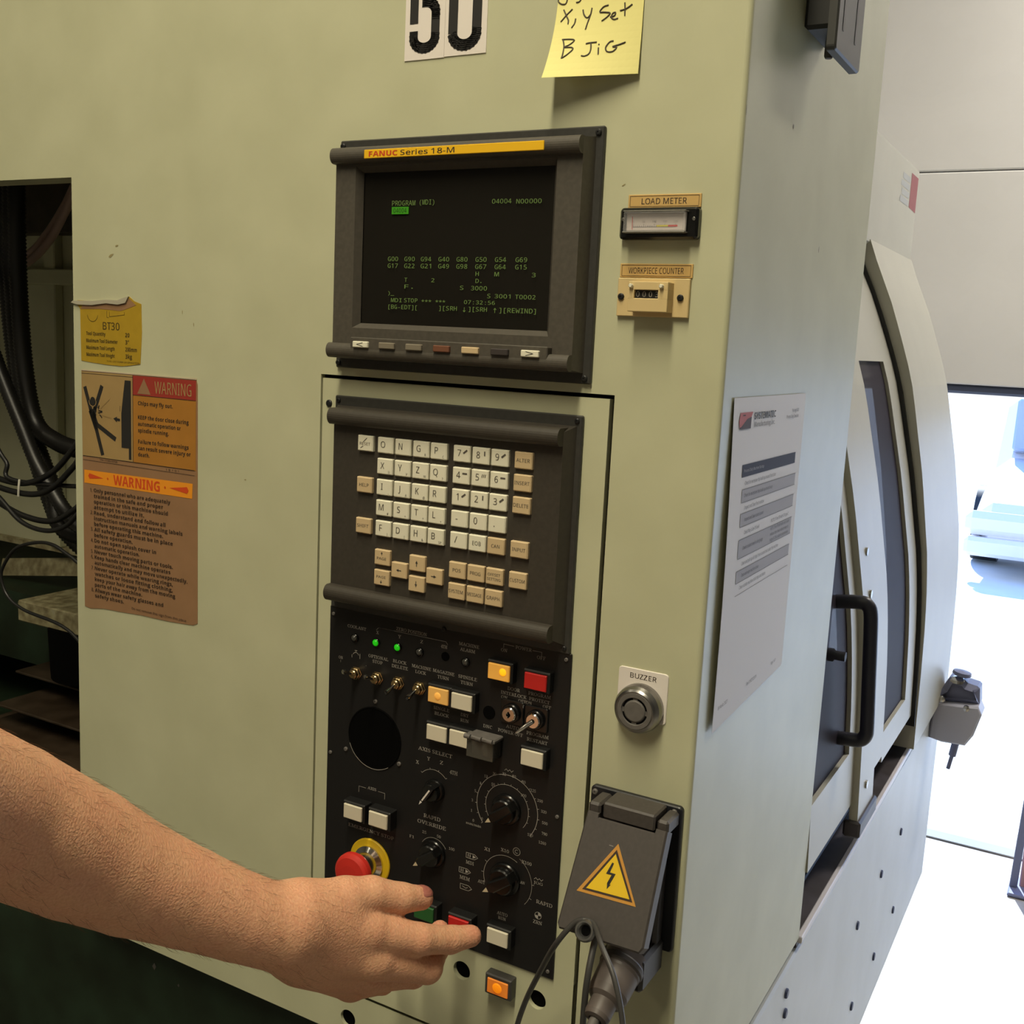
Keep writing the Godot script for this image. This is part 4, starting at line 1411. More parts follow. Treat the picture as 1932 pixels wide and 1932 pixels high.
func panel_print(a: SurfaceTool) -> void:
	var z := 0.0037
	var b := stool()
	# [words, left, right, baseline, height of the capitals]
	for w in [["COOLANT", -0.3535, -0.3315, 1.3207, 0.0029], ["ZERO POSITION", -0.2965, -0.2622, 1.3277, 0.0031], ["MACHINE", -0.227, -0.2057, 1.3263, 0.003], ["ALARM", -0.2255, -0.2095, 1.3212, 0.003], ["POWER", -0.1685, -0.1523, 1.3335, 0.003],
		["X", -0.3195, -0.3165, 1.32, 0.003], ["Y", -0.2942, -0.291, 1.3205, 0.003], ["Z", -0.269, -0.2662, 1.3202, 0.003], ["4TH", -0.2462, -0.2395, 1.32, 0.003], ["ON", -0.183, -0.1767, 1.3285, 0.003], ["OFF", -0.1468, -0.1385, 1.3285, 0.003],
		["ON", -0.3635, -0.3585, 1.2876, 0.0028], ["OPTIONAL", -0.3277, -0.3048, 1.2958, 0.003], ["STOP", -0.3228, -0.3112, 1.2912, 0.003], ["BLOCK", -0.2992, -0.2838, 1.2962, 0.003], ["DELETE", -0.3004, -0.282, 1.2912, 0.003],
		["MACHINE", -0.2776, -0.2562, 1.2957, 0.003], ["LOCK", -0.2735, -0.2615, 1.2908, 0.003], ["MAGAZINE", -0.254, -0.2306, 1.2958, 0.003], ["TURN", -0.2487, -0.2363, 1.2906, 0.003], ["SPINDLE", -0.2262, -0.2065, 1.2957, 0.003], ["TURN", -0.2235, -0.2105, 1.2905, 0.003],
		["DOOR", -0.1745, -0.162, 1.2948, 0.003], ["INTERLOCK", -0.181, -0.155, 1.29, 0.0029], ["ON", -0.1805, -0.1742, 1.2858, 0.0028], ["OFF", -0.163, -0.1553, 1.2858, 0.0028], ["PROGRAM", -0.1535, -0.1312, 1.2948, 0.003], ["PROTECT", -0.1525, -0.132, 1.29, 0.0029], ["ON", -0.1553, -0.1495, 1.2858, 0.0028], ["OFF", -0.1385, -0.1305, 1.2858, 0.0028],
		["SINGLE", -0.2515, -0.2345, 1.2606, 0.003], ["BLOCK", -0.2503, -0.2347, 1.2553, 0.003], ["DRY", -0.222, -0.2135, 1.2602, 0.003], ["RUN", -0.222, -0.2133, 1.2549, 0.003], ["DNC", -0.1977, -0.1885, 1.2549, 0.003],
		["AUTO", -0.1742, -0.161, 1.2598, 0.003], ["POWER OFF", -0.1822, -0.1568, 1.2545, 0.003], ["PROGRAM", -0.1532, -0.1312, 1.2584, 0.003], ["RESTART", -0.1525, -0.132, 1.2527, 0.003],
		["AXIS SELECT", -0.267, -0.2293, 1.2173, 0.0035], ["X", -0.2692, -0.2656, 1.203, 0.0034], ["Y", -0.2568, -0.2534, 1.2093, 0.0034], ["Z", -0.2424, -0.239, 1.2088, 0.0034], ["4TH", -0.2312, -0.2228, 1.2022, 0.0036],
		["AXIS", -0.3243, -0.314, 1.1635, 0.0028], ["RAPID", -0.2582, -0.2395, 1.1524, 0.0036], ["OVERRIDE", -0.2648, -0.233, 1.1453, 0.0036], ["F1", -0.2735, -0.2682, 1.1278, 0.0027], ["25", -0.259, -0.2545, 1.1362, 0.0026], ["50", -0.2425, -0.2382, 1.1362, 0.0026], ["100", -0.2287, -0.2225, 1.128, 0.0027],
		["EMERGENCY STOP", -0.3465, -0.2915, 1.1192, 0.0034], ["X1", -0.1905, -0.1843, 1.1385, 0.0031], ["X10", -0.1732, -0.1648, 1.1425, 0.0031], ["X100", -0.1512, -0.1412, 1.1372, 0.0031], ["JOG", -0.138, -0.1288, 1.121, 0.0033], ["RAPID", -0.1345, -0.1183, 1.104, 0.0034], ["ZRN", -0.1365, -0.1275, 1.0842, 0.0033],
		["MDI", -0.2095, -0.201, 1.1199, 0.0033], ["MEM", -0.2155, -0.2045, 1.1031, 0.0035], ["AUT", -0.1958, -0.1882, 1.1052, 0.003], ["MAN", -0.1545, -0.147, 1.1175, 0.0026], ["AUTO", -0.174, -0.163, 1.0808, 0.003], ["RUN", -0.1725, -0.1645, 1.0765, 0.0028], ["mm/min", -0.2113, -0.195, 1.1583, 0.0026]]:
		fit(b, w[0], w[1], w[2], w[3], w[3] + w[4], z, "r")
	for w in [["0", -0.2035, 1.1637], ["1", -0.206, 1.1729], ["3", -0.2057, 1.1829], ["5", -0.203, 1.1927], ["8", -0.1977, 1.2013], ["13", -0.1924, 1.2093], ["20", -0.1836, 1.2138], ["32", -0.1736, 1.216], ["50", -0.1634, 1.2162], ["80", -0.1534, 1.2136], ["125", -0.1436, 1.208], ["200", -0.1362, 1.2004], ["320", -0.1319, 1.1913], ["500", -0.1303, 1.181], ["790", -0.13, 1.171], ["1260", -0.1316, 1.1621], ["50", -0.1845, 1.2035], ["100", -0.1529, 1.2011], ["0", -0.1945, 1.1678], ["150", -0.1441, 1.1661]]:
		txt(b, w[0], w[1], w[2] - 0.0013, 0.0026, z, "r")
	var m := b.commit()
	a.append_from(m, 0, ID)
	b = stool()
	var c := Vector2(-0.1692, 1.1845)
	arc(b, c, 0.0315, -38, 219, 0.0005, z, 60)
	arc(b, c, 0.0222, -38, 222, 0.0004, z, 44)
	for i in 16:
		var w := deg_to_rad(219.0 - 257.0 / 15 * i)
		var e := Vector2(cos(w), sin(w))
		stroke(b, [c + e * 0.0315, c + e * 0.0333], 0.0004, z)
		if i < 15:
			stroke(b, [c + e * 0.0222, c + e * 0.0238], 0.0004, z)
	arc(b, Vector2(-0.2485, 1.1838), 0.0178, 42, 138, 0.0004, z, 20)
	for w in [42, 74, 104, 138]:
		var e := Vector2(cos(deg_to_rad(w)), sin(deg_to_rad(w)))
		stroke(b, [Vector2(-0.2485, 1.1838) + e * 0.0178, Vector2(-0.2485, 1.1838) + e * 0.0194], 0.0004, z)
	arc(b, Vector2(-0.2455, 1.1195), 0.0152, 30, 150, 0.0004, z, 20)
	arc(b, Vector2(-0.1672, 1.1165), 0.0228, 60, 200, 0.0004, z, 26)
	arc(b, Vector2(-0.1672, 1.1165), 0.0275, -40, 60, 0.0003, z, 20)
	for q in [[150, 0.0228], [178, 0.0228], [200, 0.0228], [6, 0.0275], [-22, 0.0275]]:
		var e := Vector2(cos(deg_to_rad(q[0])), sin(deg_to_rad(q[0])))
		stroke(b, [Vector2(-0.1672, 1.1165) + e * q[1], Vector2(-0.1672, 1.1165) + e * (q[1] + 0.0025)], 0.0004, z)
	# brackets and small signs
	stroke(b, [Vector2(-0.3195, 1.3238), Vector2(-0.3168, 1.3265), Vector2(-0.2982, 1.3265)], 0.0004, z)
	stroke(b, [Vector2(-0.3168, 1.3265), Vector2(-0.241, 1.3265), Vector2(-0.239, 1.324)], 0.0003, z)
	stroke(b, [Vector2(-0.1805, 1.3321), Vector2(-0.1805, 1.3356), Vector2(-0.17, 1.3353)], 0.0004, z)
	stroke(b, [Vector2(-0.1515, 1.335), Vector2(-0.1424, 1.335), Vector2(-0.1424, 1.3314)], 0.0004, z)
	stroke(b, [Vector2(-0.3349, 1.1575), Vector2(-0.3349, 1.1637), Vector2(-0.3265, 1.1637)], 0.0004, z)
	stroke(b, [Vector2(-0.3118, 1.164), Vector2(-0.3038, 1.164), Vector2(-0.3038, 1.1579)], 0.0004, z)
	arc(b, Vector2(-0.3428, 1.2938), 0.0035, 20, 160, 0.0005, z, 10)
	stroke(b, [Vector2(-0.3428, 1.2972), Vector2(-0.3428, 1.299)], 0.0005, z)
	stroke(b, [Vector2(-0.3443, 1.2992), Vector2(-0.3413, 1.2992)], 0.0006, z)
	stroke(b, [Vector2(-0.338, 1.2968), Vector2(-0.338, 1.2918)], 0.0006, z)
	stroke(b, [Vector2(-0.3475, 1.2946), Vector2(-0.3475, 1.2916)], 0.0005, z)
	stroke(b, [Vector2(-0.361, 1.2866), Vector2(-0.361, 1.2842)], 0.0003, z)
	for k in [[Vector2(-0.1735, 1.2196)], [Vector2(-0.1378, 1.126)]]:
		var w: Vector2 = k[0]
		stroke(b, [w, w + Vector2(0.0018, 0.0018), w + Vector2(0.0036, 0), w + Vector2(0.0054, 0.0018), w + Vector2(0.0072, 0), w + Vector2(0.009, 0.0018)], 0.0004, z)
	arc(b, Vector2(-0.1569, 1.1465), 0.0036, 0, 360, 0.0004, z, 20)
	arc(b, Vector2(-0.1569, 1.1465), 0.0016, 50, 310, 0.0004, z, 14)
	arc(b, Vector2(-0.1318, 1.0925), 0.0033, 0, 360, 0.0004, z, 20)
	for w in [0.0, 180.0]:
		var w0 := deg_to_rad(w)
		var w1 := deg_to_rad(w + 90)
		poly_face(b, [Vector2(-0.1318, 1.0925), Vector2(-0.1318, 1.0925) + Vector2(cos(w0), sin(w0)) * 0.0032, Vector2(-0.1318, 1.0925) + Vector2(cos((w0 + w1) / 2), sin((w0 + w1) / 2)) * 0.0032, Vector2(-0.1318, 1.0925) + Vector2(cos(w1), sin(w1)) * 0.0032], z)
	for q in [[-0.2095, 1.1258, 1], [-0.2165, 1.1095, 1], [-0.2145, 1.0935, 0]]:
		var p := Vector2(q[0], q[1])
		stroke(b, [p, p + Vector2(0.009, 0), p + Vector2(0.0125, 0.0025), p + Vector2(0.009, 0.005), p + Vector2(0, 0.005), p], 0.0005, z)
		if q[2] == 1:
			poly_face(b, [p + Vector2(0.007, 0.0008), p + Vector2(0.0105, 0.0025), p + Vector2(0.007, 0.0042)], z)
			stroke(b, [p + Vector2(0.0022, 0.001), p + Vector2(0.0022, 0.004)], 0.0008, z)
			stroke(b, [p + Vector2(0.0042, 0.001), p + Vector2(0.0042, 0.004)], 0.0008, z)
		else:
			stroke(b, [p + Vector2(0.002, 0.0032), p + Vector2(0.006, 0.0018), p + Vector2(0.008, 0.003)], 0.0005, z)
	m = b.commit()
	a.append_from(m, 0, ID)


# ---------- meters, counter, buzzer ----------

func build_front_items() -> void:
	# name plates
	plate_label("LOAD METER", -0.0887, -0.0283, 1.7079, 1.7182, "tan label plate reading load meter above the black meter", 0.0375, 0.0044)
	plate_label("WORKPIECE COUNTER", -0.0921, -0.0309, 1.6546, 1.6653, "tan label plate reading workpiece counter above the tan counter", 0.0465, 0.0046)
	# load meter
	var t := thing("load_meter", "black rectangular panel meter with a white scale under the load meter plate", "meter", Vector3(-0.06, 1.6834, 0.0))
	var a := stool()
	slab(a, round_rect(-0.0925, -0.0275, 1.6834, 1.7076, 0.003), 0.0, 0.0075, 0.0018)
	obj("bezel", a, mats.black_gloss, t)
	a = stool()
	bx(a, -0.0855, -0.0363, 1.6893, 1.7033, 0.0075, 0.0096, 0.0006)
	var card := obj("scale_card", a, mats.scale_white, t)
	a = stool()
	for i in 21:
		var x := lerpf(-0.0795, -0.0445, i / 20.0)
		var hgt := 0.0022 if i % 5 == 0 else 0.0013
		stroke(a, [Vector2(x, 1.6925), Vector2(x, 1.6925 + hgt)], 0.0003, 0.0098)
	stroke(a, [Vector2(-0.0797, 1.6925), Vector2(-0.0443, 1.6925)], 0.0003, 0.0098)
	for i in 5:
		txt_on(a, str(i * 50), lerpf(-0.0795, -0.0445, i / 4.0), 1.6957, 0.0016, 0.0098, 0.0)
	obj("tick_marks", a, mats.grey_ink, card)
	a = stool()
	face(a, -0.06, -0.0505, 1.6926, 1.6939, 0.00985)
	obj("yellow_zone", a, mats.yellow_mark, card)
	a = stool()
	face(a, -0.0505, -0.0428, 1.6926, 1.6939, 0.00985)
	obj("red_zone", a, mats.red_mark, card)
	a = stool()
	stroke(a, [Vector2(-0.0802, 1.6905), Vector2(-0.0806, 1.7005)], 0.0005, 0.0099)
	obj("needle", a, mats.red_mark, card)
	a = stool()
	slab(a, round_rect(-0.0865, -0.0355, 1.6886, 1.7038, 0.001), 0.0098, 0.0145, 0.0012)
	obj("window_cover", a, mats.clear, t)
	a = stool()
	bx(a, -0.0868, -0.0352, 1.6878, 1.6888, 0.0072, 0.0142, 0.0003)
	bx(a, -0.0868, -0.0352, 1.7036, 1.7046, 0.0072, 0.0142, 0.0003)
	obj("cover_rim", a, mats.lens_grey, t)
	for x in [-0.0893, -0.0308]:
		screw(t, x, 1.6986, 0.0074, 0.0014, mats.steel)
	# workpiece counter
	t = thing("workpiece_counter", "tan mechanical counter with a small number window under its label plate", "counter", Vector3(-0.062, 1.624, 0.0))
	a = stool()
	bx(a, -0.0923, -0.0318, 1.6240, 1.6540, 0.0, 0.0035, 0.0006)
	obj("base_plate", a, mats.counter_tan, t)
	a = stool()
	bx(a, -0.0778, -0.0447, 1.6275, 1.6378, 0.003, 0.0155, 0.0004)
	bx(a, -0.0778, -0.0447, 1.6442, 1.6506, 0.003, 0.0155, 0.0004)
	bx(a, -0.0778, -0.0728, 1.6376, 1.6444, 0.003, 0.0155)
	bx(a, -0.0526, -0.0447, 1.6376, 1.6444, 0.003, 0.0155)
	obj("body", a, mats.counter_tan, t)
	a = stool()
	bx(a, -0.073, -0.0524, 1.6376, 1.6444, 0.003, 0.0125)
	var wheel := obj("number_wheels", a, mats.black, t)
	a = stool()
	for i in 4:
		txt(a, ["0", "0", "0", "3"][i], -0.0706 + 0.0053 * i, 1.639, 0.0042, 0.0127, "s")
	obj("digits", a, mats.legend, wheel)
	for x in [-0.0752, -0.0498]:
		a = stool()
		tube(a, [Vector3(x, 1.6472, 0.015), Vector3(x, 1.6472, 0.0178), Vector3(x, 1.6472, 0.0184)], [0.0017, 0.0017, 0.0012], 14)
		obj("pin", a, mats.key_light, t)
	for x in [-0.0887, -0.0386]:
		screw(t, x, 1.6393, 0.0034, 0.0026, mats.black)
	# buzzer
	a = stool()
	slab(a, round_rect(-0.0705, -0.0262, 1.2935, 1.3368, 0.003), 0.0, 0.0012, 0.0004)
	var bp := obj("buzzer_plate", a, mats.white_card)
	tag(bp, "small white plate reading buzzer behind the round buzzer", "plate")
	a = stool()
	txt(a, "BUZZER", -0.0482, 1.3287, 0.0042, 0.0014, "s", 0.0235)
	obj("lettering", a, mats.brown_ink, bp)
	t = thing("buzzer", "round grey metal buzzer on its white plate", "buzzer", Vector3(-0.0487, 1.305, 0.0012))
	a = stool()
	lathe(a, [[0.0205, 0], [0.0207, 0.004], [0.02, 0.009], [0.0182, 0.0125], [0.0165, 0.0138], [0.0156, 0.0138]], 48)
	obj("ring", a, mats.chrome_dull, t, Vector3(-0.0487, 1.305, 0.0012))
	a = stool()
	lathe(a, [[0.0158, 0.0132], [0.0152, 0.0141], [0.0118, 0.0141], [0.0112, 0.0128], [0.0095, 0.0128], [0.009, 0.0136], [0.0082, 0.0141], [0, 0.0141]], 40)
	var cap := obj("sounder_cap", a, mats.tool_grey, t, Vector3(-0.0487, 1.305, 0.0012))
	for k in 4:
		a = stool()
		arc(a, Vector2.ZERO, 0.01035, 90.0 * k + 12, 90.0 * k + 78, 0.0014, 0.0131, 8)
		obj("slot", a, mats.hole, cap, Vector3(-0.0487, 1.305, 0.0012))
	# lit switch under the panel
	t = thing("pilot_light", "small lit orange square lamp below the black operator panel", "lamp", Vector3(-0.1655, 1.0135, 0.0012))
	a = stool()
	slab(a, round_rect(-0.014, 0.014, -0.0098, 0.0108, 0.0012, 2), 0, 0.0095, 0.0012)
	obj("frame", a, mats.cord_grey, t, Vector3(-0.1655, 1.0135, 0.0012))
	a = stool()
	slab(a, round_rect(-0.0108, 0.0108, -0.0072, 0.0072, 0.0006, 2), 0.006, 0.0108, 0.0007)
	obj("lens", a, mats.lens_orange, t, Vector3(-0.1655, 1.0135, 0.0012))
	a = stool()
	lathe(a, [[0.0052, 0.0106], [0.004, 0.0116], [0.002, 0.012], [0, 0.0121]], 20)
	obj("lamp_bulb", a, mats.bulb_orange, t, Vector3(-0.1655, 1.0135, 0.0012))


func plate_label(s: String, x0: float, x1: float, y0: float, y1: float, label: String, w: float, h: float) -> void:
	var a := stool()
	bx(a, x0, x1, y0, y1, 0.0, 0.0014, 0.0003)
	var o := obj("label_plate", a, mats.label_tan)
	tag(o, label, "label", "tan label plates")
	a = stool()
	txt(a, s, (x0 + x1) / 2, (y0 + y1) / 2 - h / 2, h, 0.0016, "s", w)
	obj("lettering", a, mats.brown_ink, o)
	a = stool()
	var i := 0.0017
	stroke(a, [Vector2(x0 + i, y0 + i * 0.7), Vector2(x1 - i, y0 + i * 0.7), Vector2(x1 - i, y1 - i * 0.7), Vector2(x0 + i, y1 - i * 0.7), Vector2(x0 + i, y0 + i * 0.7)], 0.0003, 0.0016)
	obj("border_line", a, mats.brown_ink, o)


# ---------- socket outlet with its sprung lid, the plug and the cords ----------

func build_socket() -> void:
	var t := thing("power_socket", "grey covered power socket with a yellow lightning triangle on its lid", "socket", Vector3(-0.0465, 1.0992, 0.0))
	var a := stool()
	slab(a, round_rect(-0.0875, -0.0045, 1.0992, 1.2285, 0.004), 0.0, 0.0045, 0.001)
	obj("flange", a, mats.socket_black, t)
	for q in [[-0.0832, 1.2233], [-0.0115, 1.2235]]:
		screw(t, q[0], q[1], 0.0045, 0.0026, mats.tool_grey)
	# hinge: two lugs and the spring cover between them
	for x in [[-0.0775, -0.0665], [-0.0165, -0.0065]]:
		a = stool()
		bx(a, x[0], x[1], 1.213, 1.2255, 0.0045, 0.0305, 0.002)
		obj("hinge_lug", a, mats.socket_grey, t)
	a = stool()
	bx(a, -0.0638, -0.0178, 1.2145, 1.2285, 0.0045, 0.0315, 0.0015)
	obj("hinge_cover", a, mats.socket_grey, t)
	# the lid hangs open on the plug
	var down := Vector3(0, -0.089, 0.045).normalized()
	var nrm := Vector3(0, 0.045, 0.089).normalized()
	var lid := Transform3D(Basis(Vector3.RIGHT, -down, nrm), Vector3(0, 1.222, 0.03))
	a = stool()
	var sh := PackedVector2Array([Vector2(-0.0775, -0.004), Vector2(-0.0665, -0.004), Vector2(-0.0665, -0.0075), Vector2(-0.0165, -0.0075), Vector2(-0.0165, -0.004), Vector2(-0.0065, -0.004), Vector2(-0.0045, -0.094), Vector2(-0.0075, -0.099), Vector2(-0.034, -0.0995), Vector2(-0.077, -0.1), Vector2(-0.0795, -0.096)])
	slab(a, sh, -0.013, 0.0, 0.0015, lid)
	var cover := obj("lid", a, mats.socket_grey, t)
	a = stool()
	poly_face(a, [Vector2(-0.0441, -0.0235), Vector2(-0.0179, -0.0662), Vector2(-0.0697, -0.0679)], 0.0003, lid)
	var sign := obj("warning_triangle", a, mats.stop_yellow_dull, cover)
	a = stool()
	poly_face(a, [Vector2(-0.0441, -0.0283), Vector2(-0.0214, -0.0638), Vector2(-0.0652, -0.0655)], 0.0005, lid)
	obj("triangle_border", a, mats.brown_ink, sign)
	a = stool()
	poly_face(a, [Vector2(-0.0441, -0.0318), Vector2(-0.0242, -0.0622), Vector2(-0.062, -0.0637)], 0.0007, lid)
	obj("triangle_field", a, mats.stop_yellow, sign)
	a = stool()
	var bolt := [Vector2(-0.0452, -0.0388), Vector2(-0.0436, -0.0392), Vector2(-0.0452, -0.0468), Vector2(-0.0402, -0.0468), Vector2(-0.0432, -0.056), Vector2(-0.0422, -0.0558), Vector2(-0.0446, -0.0598), Vector2(-0.0455, -0.0552), Vector2(-0.0445, -0.0557), Vector2(-0.0434, -0.0484), Vector2(-0.0482, -0.0486)]
	poly_face(a, bolt, 0.0009, lid)
	obj("lightning_mark", a, mats.black_ink, sign)
	a = stool()
	stroke(a, [Vector2(-0.0515, -0.0265), Vector2(-0.0478, -0.0266)], 0.0004, 0.0003)
	var m := a.commit()
	a = stool()
	a.append_from(m, 0, lid)
	obj("scratch", a, mats.legend, cover)
	# the socket mouth under the lid
	a = stool()
	bx(a, -0.05, -0.012, 1.083, 1.112, 0.004, 0.05, 0.003)
	bx(a, -0.066, -0.014, 1.1, 1.2, 0.004, 0.02, 0.003)
	obj("mouth", a, mats.socket_dark, t)
	# eyelet at the lid's tip
	a = stool()
	var ey := Transform3D(lid.basis, lid * Vector3(-0.051, -0.0945, 0.0095))
	lathe(a, [[0.0055, -0.0105], [0.0055, -0.0025], [0.0088, -0.0015], [0.0088, 0.0], [0.0075, 0.0022], [0.0062, 0.0022], [0.005, 0.0005], [0.004, -0.002]], 28, ey)
	obj("eyelet", a, mats.eyelet, t, null, "metal eyelet at the lid's lower edge")
	a = stool()
	lathe(a, [[0.0042, -0.002], [0, -0.002]], 20, ey)
	obj("eyelet_hole", a, mats.hole, t)
	# plug
	var p := thing("plug", "round grey plug pushed in under the socket lid", "plug", Vector3(-0.03, 1.07, 0.05))
	var p0 := Vector3(-0.03, 1.107, 0.04)
	var p1 := Vector3(-0.033, 1.072, 0.105)
	var ax := (p1 - p0).normalized()
	var side := ax.cross(Vector3.UP).normalized()
	var pf := Transform3D(Basis(side.cross(ax).normalized() * -1.0, side, ax), p0)
	pf.basis = Basis(side, ax.cross(side), ax)
	a = stool()
	lathe(a, [[0.0178, 0.0], [0.0178, 0.016], [0.0172, 0.018], [0.0165, 0.036], [0.0145, 0.042], [0.0108, 0.0445], [0.0106, 0.056], [0.0094, 0.0595], [0.0055, 0.0605]], 36, pf)
	obj("body", a, mats.plug_grey, p)
	a = stool()
	lathe(a, [[0.018, 0.008], [0.0188, 0.0095], [0.0188, 0.013], [0.018, 0.0145]], 36, pf)
	obj("collar", a, mats.socket_grey, p)
	a = stool()
	var nose := pf * Vector3(0, 0, 0.0585)
	tube(a, smooth([nose, nose + ax * 0.008, nose + ax * 0.013 + Vector3(0, -0.008, 0), nose + Vector3(-0.002, -0.04, 0.012), nose + Vector3(-0.004, -0.12, 0.01), nose + Vector3(-0.02, -0.5, 0.0), nose + Vector3(-0.06, -1.0, 0.04)], 6), 0.0042, 12)
	obj("lead", a, mats.tool_grey, p)
	# a rubber plug body behind, and the cords through the eyelet
	a = stool()
	tube(a, [Vector3(-0.014, 1.078, 0.098), Vector3(-0.0135, 1.074, 0.099), Vector3(-0.0125, 1.066, 0.1), Vector3(-0.011, 0.99, 0.103), Vector3(-0.011, 0.92, 0.103), Vector3(-0.012, 0.915, 0.103), Vector3(-0.02, 0.5, 0.1), Vector3(-0.06, 0.02, 0.16)], [0.004, 0.0085, 0.0105, 0.011, 0.011, 0.005, 0.005, 0.005], 18)
	tag(obj("rubber_sleeve", a, mats.rubber), "thick black rubber sleeve hanging right of the plug", "sleeve")
	var hold := lid * Vector3(-0.051, -0.0945, 0.0035)
	var q0 := [hold + Vector3(0.0065, 0.005, 0.0), hold + Vector3(0.0, 0.0085, 0.0), hold + Vector3(-0.011, 0.004, 0.001), Vector3(-0.076, 1.122, 0.08), Vector3(-0.098, 1.081, 0.06), Vector3(-0.119, 1.035, 0.045), Vector3(-0.131, 0.992, 0.04), Vector3(-0.138, 0.92, 0.05), Vector3(-0.14, 0.5, 0.06), Vector3(-0.15, 0.02, 0.1)]
	a = stool()
	tube(a, smooth(q0, 8), 0.0024, 10)
	tag(obj("cord", a, mats.cord_grey), "black cord arching left from the eyelet across the panel corner", "cord", "cords at the socket eyelet")
	a = stool()
	tube(a, smooth([hold + Vector3(-0.004, 0.0085, 0.0005), hold + Vector3(0.005, 0.0085, 0.001), Vector3(-0.03, 1.143, 0.095), Vector3(-0.013, 1.13, 0.108), Vector3(-0.001, 1.105, 0.116), Vector3(0.004, 1.075, 0.12), Vector3(0.004, 1.03, 0.12), Vector3(0.0, 0.93, 0.12), Vector3(-0.01, 0.5, 0.11), Vector3(-0.05, 0.02, 0.14)], 8), 0.0022, 10)
	tag(obj("cord", a, mats.cord_grey), "black cord arching right from the eyelet in front of the plug", "cord", "cords at the socket eyelet")
	a = stool()
	tube(a, smooth([hold + Vector3(0.0078, 0.0, 0.0), hold + Vector3(0.0065, -0.010, 0.001), Vector3(-0.043, 1.11, 0.088), Vector3(-0.0445, 1.08, 0.088), Vector3(-0.046, 1.0, 0.085), Vector3(-0.047, 0.92, 0.085), Vector3(-0.055, 0.5, 0.08), Vector3(-0.09, 0.02, 0.12)], 8), 0.0026, 10)
	tag(obj("cord", a, mats.cord_grey), "black cord hanging straight down from the eyelet left of the plug", "cord", "cords at the socket eyelet")


# ---------- papers and signs on the front ----------

